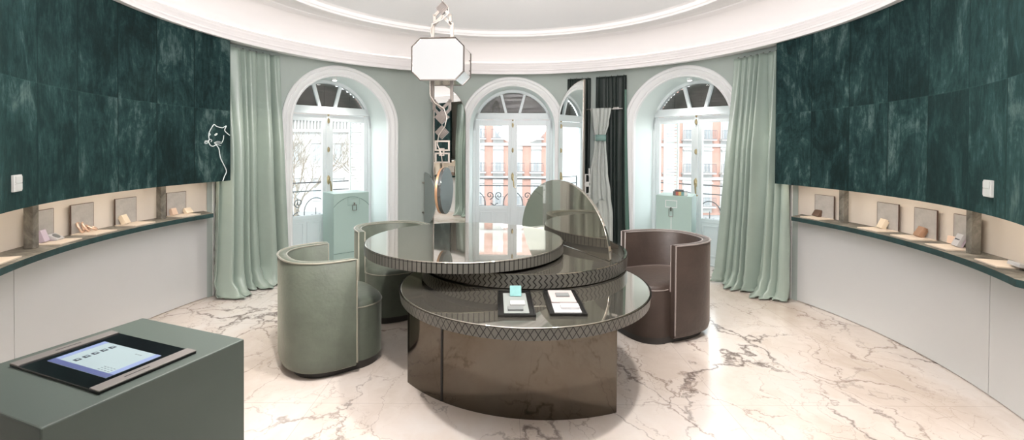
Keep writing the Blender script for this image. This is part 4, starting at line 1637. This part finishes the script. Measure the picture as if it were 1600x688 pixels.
block('lilac box tilted on the left shelf beside a white square ring display', -101.6, 3.02, (0.062, 0.022, 0.078), 'lilac', 10, 18)
w_ = block('white square display with a grey round inset, lying tilted on the left shelf', -100.2, 2.985, (0.075, 0.018, 0.062), 'white_card', 5, 58, name='ring_display', foot=False)
mb = MB()
mxr = Matrix.Rotation(-radians(58), 4, 'X')
mb.prism([(0.022 * cos(2 * pi * i / 24), 0.035 + 0.022 * sin(2 * pi * i / 24)) for i in range(24)], 0.0, 0.003, mxr @ Matrix.Translation((0, -0.012, 0)) @ MXF)
mb.build('round_inset', 'dark_card', w_, world=False)
block('single tilted cream block on the left shelf', -88.0, 3.02, (0.072, 0.022, 0.075), 'cream_block', 15, 25)
block('pinkish tilted block on the left shelf, the left one of a pair', -79.0, 3.03, (0.062, 0.02, 0.062), 'pink_block', 10, 20)
block('cream tilted block on the left shelf, the right one of a pair', -76.6, 3.0, (0.07, 0.02, 0.058), 'cream_block', 0, 42)
block('dark brown tilted block on the right shelf near the curtain', 76.2, 3.03, (0.082, 0.022, 0.065), 'brown_block', -10, 32)
block('cream tilted block on the right shelf', 88.4, 3.02, (0.075, 0.022, 0.078), 'cream_block', -15, 24)
block('tan tilted block on the right shelf', 94.8, 3.02, (0.08, 0.024, 0.075), 'tan_block', -15, 28)
wc = block('white tilted card with black lettering on the right shelf', 101.3, 3.01, (0.075, 0.02, 0.085), 'white_card', -12, 24, foot=False)
mb = MB()
mxt = Matrix.Rotation(-radians(24), 4, 'X')
xx = -0.024
for k, (gw, gh) in enumerate(((0.003, 0.011), (0.005, 0.006), (0.005, 0.009), (0.006, 0.006), (0.005, 0.006), (0.003, 0.009), (0.005, 0.006), (0.006, 0.006), (0.003, 0.010))):
    mb.box((xx + gw / 2, -0.0107, 0.050), (gw, 0.001, gh), mxt)
    xx += gw + 0.0012
mb.build('lettering', 'icon_dark', wc, world=False)
block('tan ring block beside the white lettered card on the right shelf', 99.7, 3.05, (0.045, 0.03, 0.05), 'pink_block', 20, 10)
wb = simple('folded_card', 'white card at the right photo edge on the right shelf', 'card', tuple(P(112.0, 3.0, SHELF_Z1 + 0.008)), (0.10, 0.08, 0.022), 'white_card', -radians(112), rx=radians(-14))
# three rose gold bangles leaning on each other
for k, (a, R, lean, yaw) in enumerate(((-95.3, 3.03, 24, 24), (-94.3, 3.03, 30, 28), (-93.2, 3.02, 58, 35))):
    q = P(a, R, SHELF_Z1 + 0.008)
    mb = MB()
    mx = Matrix.Rotation(radians(yaw), 4, 'Z') @ Matrix.Rotation(-radians(lean), 4, 'X')
    pts = []
    for i in range(32):
        x, z = sup(0.034, 0.036, 2 * pi * i / 32, 2.8)
        pts.append((x, 0, z + 0.041))
    mb.tube(pts, 0.0075, 8, closed=True, mx=mx)
    zmin = min(v.z for v in mb.v)
    for v in mb.v:
        v.z -= zmin
    o = mb.build('bangle', 'rose_gold', None, smooth=60, world=False)
    o.location = q
    o.rotation_euler = (0, 0, -radians(a))
    tag(o, ('leftmost', 'middle', 'rightmost')[k] + ' of the three rose gold bangles on the left shelf', 'bangle', 'rose gold bangles')

# ------------------------------------------------------------------ the street outside
mb = MB()
mb.box((0, 60, -5.6), (160, 130, 0.2))
structure(mb.build('ground', 'street'), 'street below the windows')


def facade_window(z0, parent, mats, x, y, w, h, frame_w=0.16):
    mb = MB()
    mb.box((x, y - 0.06, z0 + h / 2), (w + 2 * frame_w, 0.12, h + 2 * frame_w))
    mb.box((x, y - 0.16, z0 + h + frame_w + 0.07), (w + 2 * frame_w + 0.2, 0.3, 0.14))
    fr = mb.build('window', mats, parent)
    mb = MB()
    for s in (-1, 1):
        mb.box((x + s * w * 0.25, y - 0.125, z0 + h / 2), (w * 0.40, 0.02, h * 0.94))
    mb.build('pane', 'far_glass', fr)
    return fr


def facade_balcony(z0, parent, x, y, w):
    mb = MB()
    mb.box((x, y - 0.35, z0 - 0.06), (w, 0.7, 0.14))
    sl = mb.build('balcony', 'stucco', parent)
    mb = MB()
    for z in (0.05, 0.95):
        mb.box((x, y - 0.66, z0 + z), (w, 0.035, 0.045))
    nb = int(w / 0.14)
    for i in range(nb + 1):
        mb.box((x - w / 2 + w * i / nb, y - 0.66, z0 + 0.5), (0.026, 0.026, 0.9))
    mb.build('balcony_rail', 'far_iron', sl)


YB = 45.0
bl = thing('apartment_building', 'red brick apartment building with white window surrounds across the street', 'building', (10, YB + 4, -5.5))
mb = MB()
mb.box((11, YB + 4, 3.5), (50, 8, 18))
mb.build('brick_wall', 'brick', bl)
for k in range(23):
    x = -12.6 + k * 2.02
    if -8 < x < 31:
        mb = MB()
        mb.box((x, YB - 0.05, 3.0), (1.12, 0.1, 16.5))
        mb.build('bay_surround', 'stucco', bl)
for fz in (-4.6, -1.05, 2.5, 6.05):
    mb = MB()
    mb.box((11, YB - 0.08, fz + 3.0), (50, 0.3, 0.32))
    mb.build('string_course', 'stucco', bl)
for k in range(23):
    x = -12.6 + k * 2.02
    for fi, fz in enumerate((-4.5, -0.95, 2.6)):
        if not (-8 < x < 31):
            continue
        facade_window(fz, bl, 'stucco', x, YB - 0.10, 0.62, 2.2, 0.14)
        facade_balcony(fz - 0.05, bl, x, YB - 0.10, 1.45)
b2 = thing('apartment_building', 'pale building with a balustrade and reddish roof beyond the bare trees', 'building', (-24, YB + 2, -5.5))
mb = MB(); mb.box((-26.5, YB + 5, -0.5), (22, 8, 10)); mb.build('wall', 'stucco', b2)
mb = MB()
mb.box((-25, YB + 0.9, 4.55), (22.4, 0.5, 0.2))
mb.box((-25, YB + 0.9, 3.3), (22.4, 0.5, 0.3))
for i in range(60):
    mb.box((-35.8 + i * 0.36, YB + 0.9, 3.95), (0.14, 0.2, 1.05))
mb.build('balustrade', 'stucco', b2)
mb = MB()
mb.prism([(-36, 4.4), (-14, 4.4), (-16, 7.0), (-34, 7.0)], YB + 2, YB + 9, MXF)
mb.build('roof', 'roof_tile', b2)
for k in range(9):
    for fz in (-4.2, -0.4):
        facade_window(fz, b2, 'stucco', -34 + k * 2.3, YB + 1.0, 0.9, 2.2, 0.14)


def bare_tree(label, x, y, h, seed):
    rr = random.Random(seed)
    r = thing('bare_tree', label, 'tree', (x, y, -5.5), 0, 'bare street trees')
    mb = MB(); tw = MB()
    mb.tube([(0, 0, 0), (0.05, 0, h * 0.2), (0, 0.03, h * 0.42)], [0.16, 0.13, 0.11], 8)

    def grow(p, d, L, rad, lev):
        q = p + d * L
        m_ = (p + q) / 2 + Vector((rr.uniform(-.08, .08), rr.uniform(-.08, .08), rr.uniform(-.04, .08))) * L
        (mb if lev < 2 else tw).tube([p, m_, q], [rad, rad * 0.85, rad * 0.6], 5 if lev < 2 else 3)
        if lev < 5:
            for _ in range(3 if lev < 4 else 2):
                nd = (d + Vector((rr.uniform(-.75, .75), rr.uniform(-.75, .75), rr.uniform(-.15, .6)))).normalized()
                grow(p + (q - p) * rr.uniform(.55, 1.0), nd, L * rr.uniform(.62, .85), rad * 0.58, lev + 1)
    for k in range(5):
        a_ = 2 * pi * k / 5 + rr.uniform(0, .6)
        grow(Vector((0, 0, h * rr.uniform(.32, .42))), Vector((cos(a_) * .6, sin(a_) * .6, .9)).normalized(), h * 0.2, 0.05, 0)
    mb.build('trunk', 'bark', r, world=False)
    t_ = tw.build('twigs', 'bark', r, world=False)
    t_['kind'] = 'stuff'


bare_tree('bare street tree seen through the left pane of the left window', -9.6, 17.5, 9.2, 2)
bare_tree('bare street tree seen through the right pane of the left window', -9.2, 27.0, 9.2, 5)
bare_tree('bare street tree farther left beyond the left window', -14.6, 23.5, 9.5, 9)
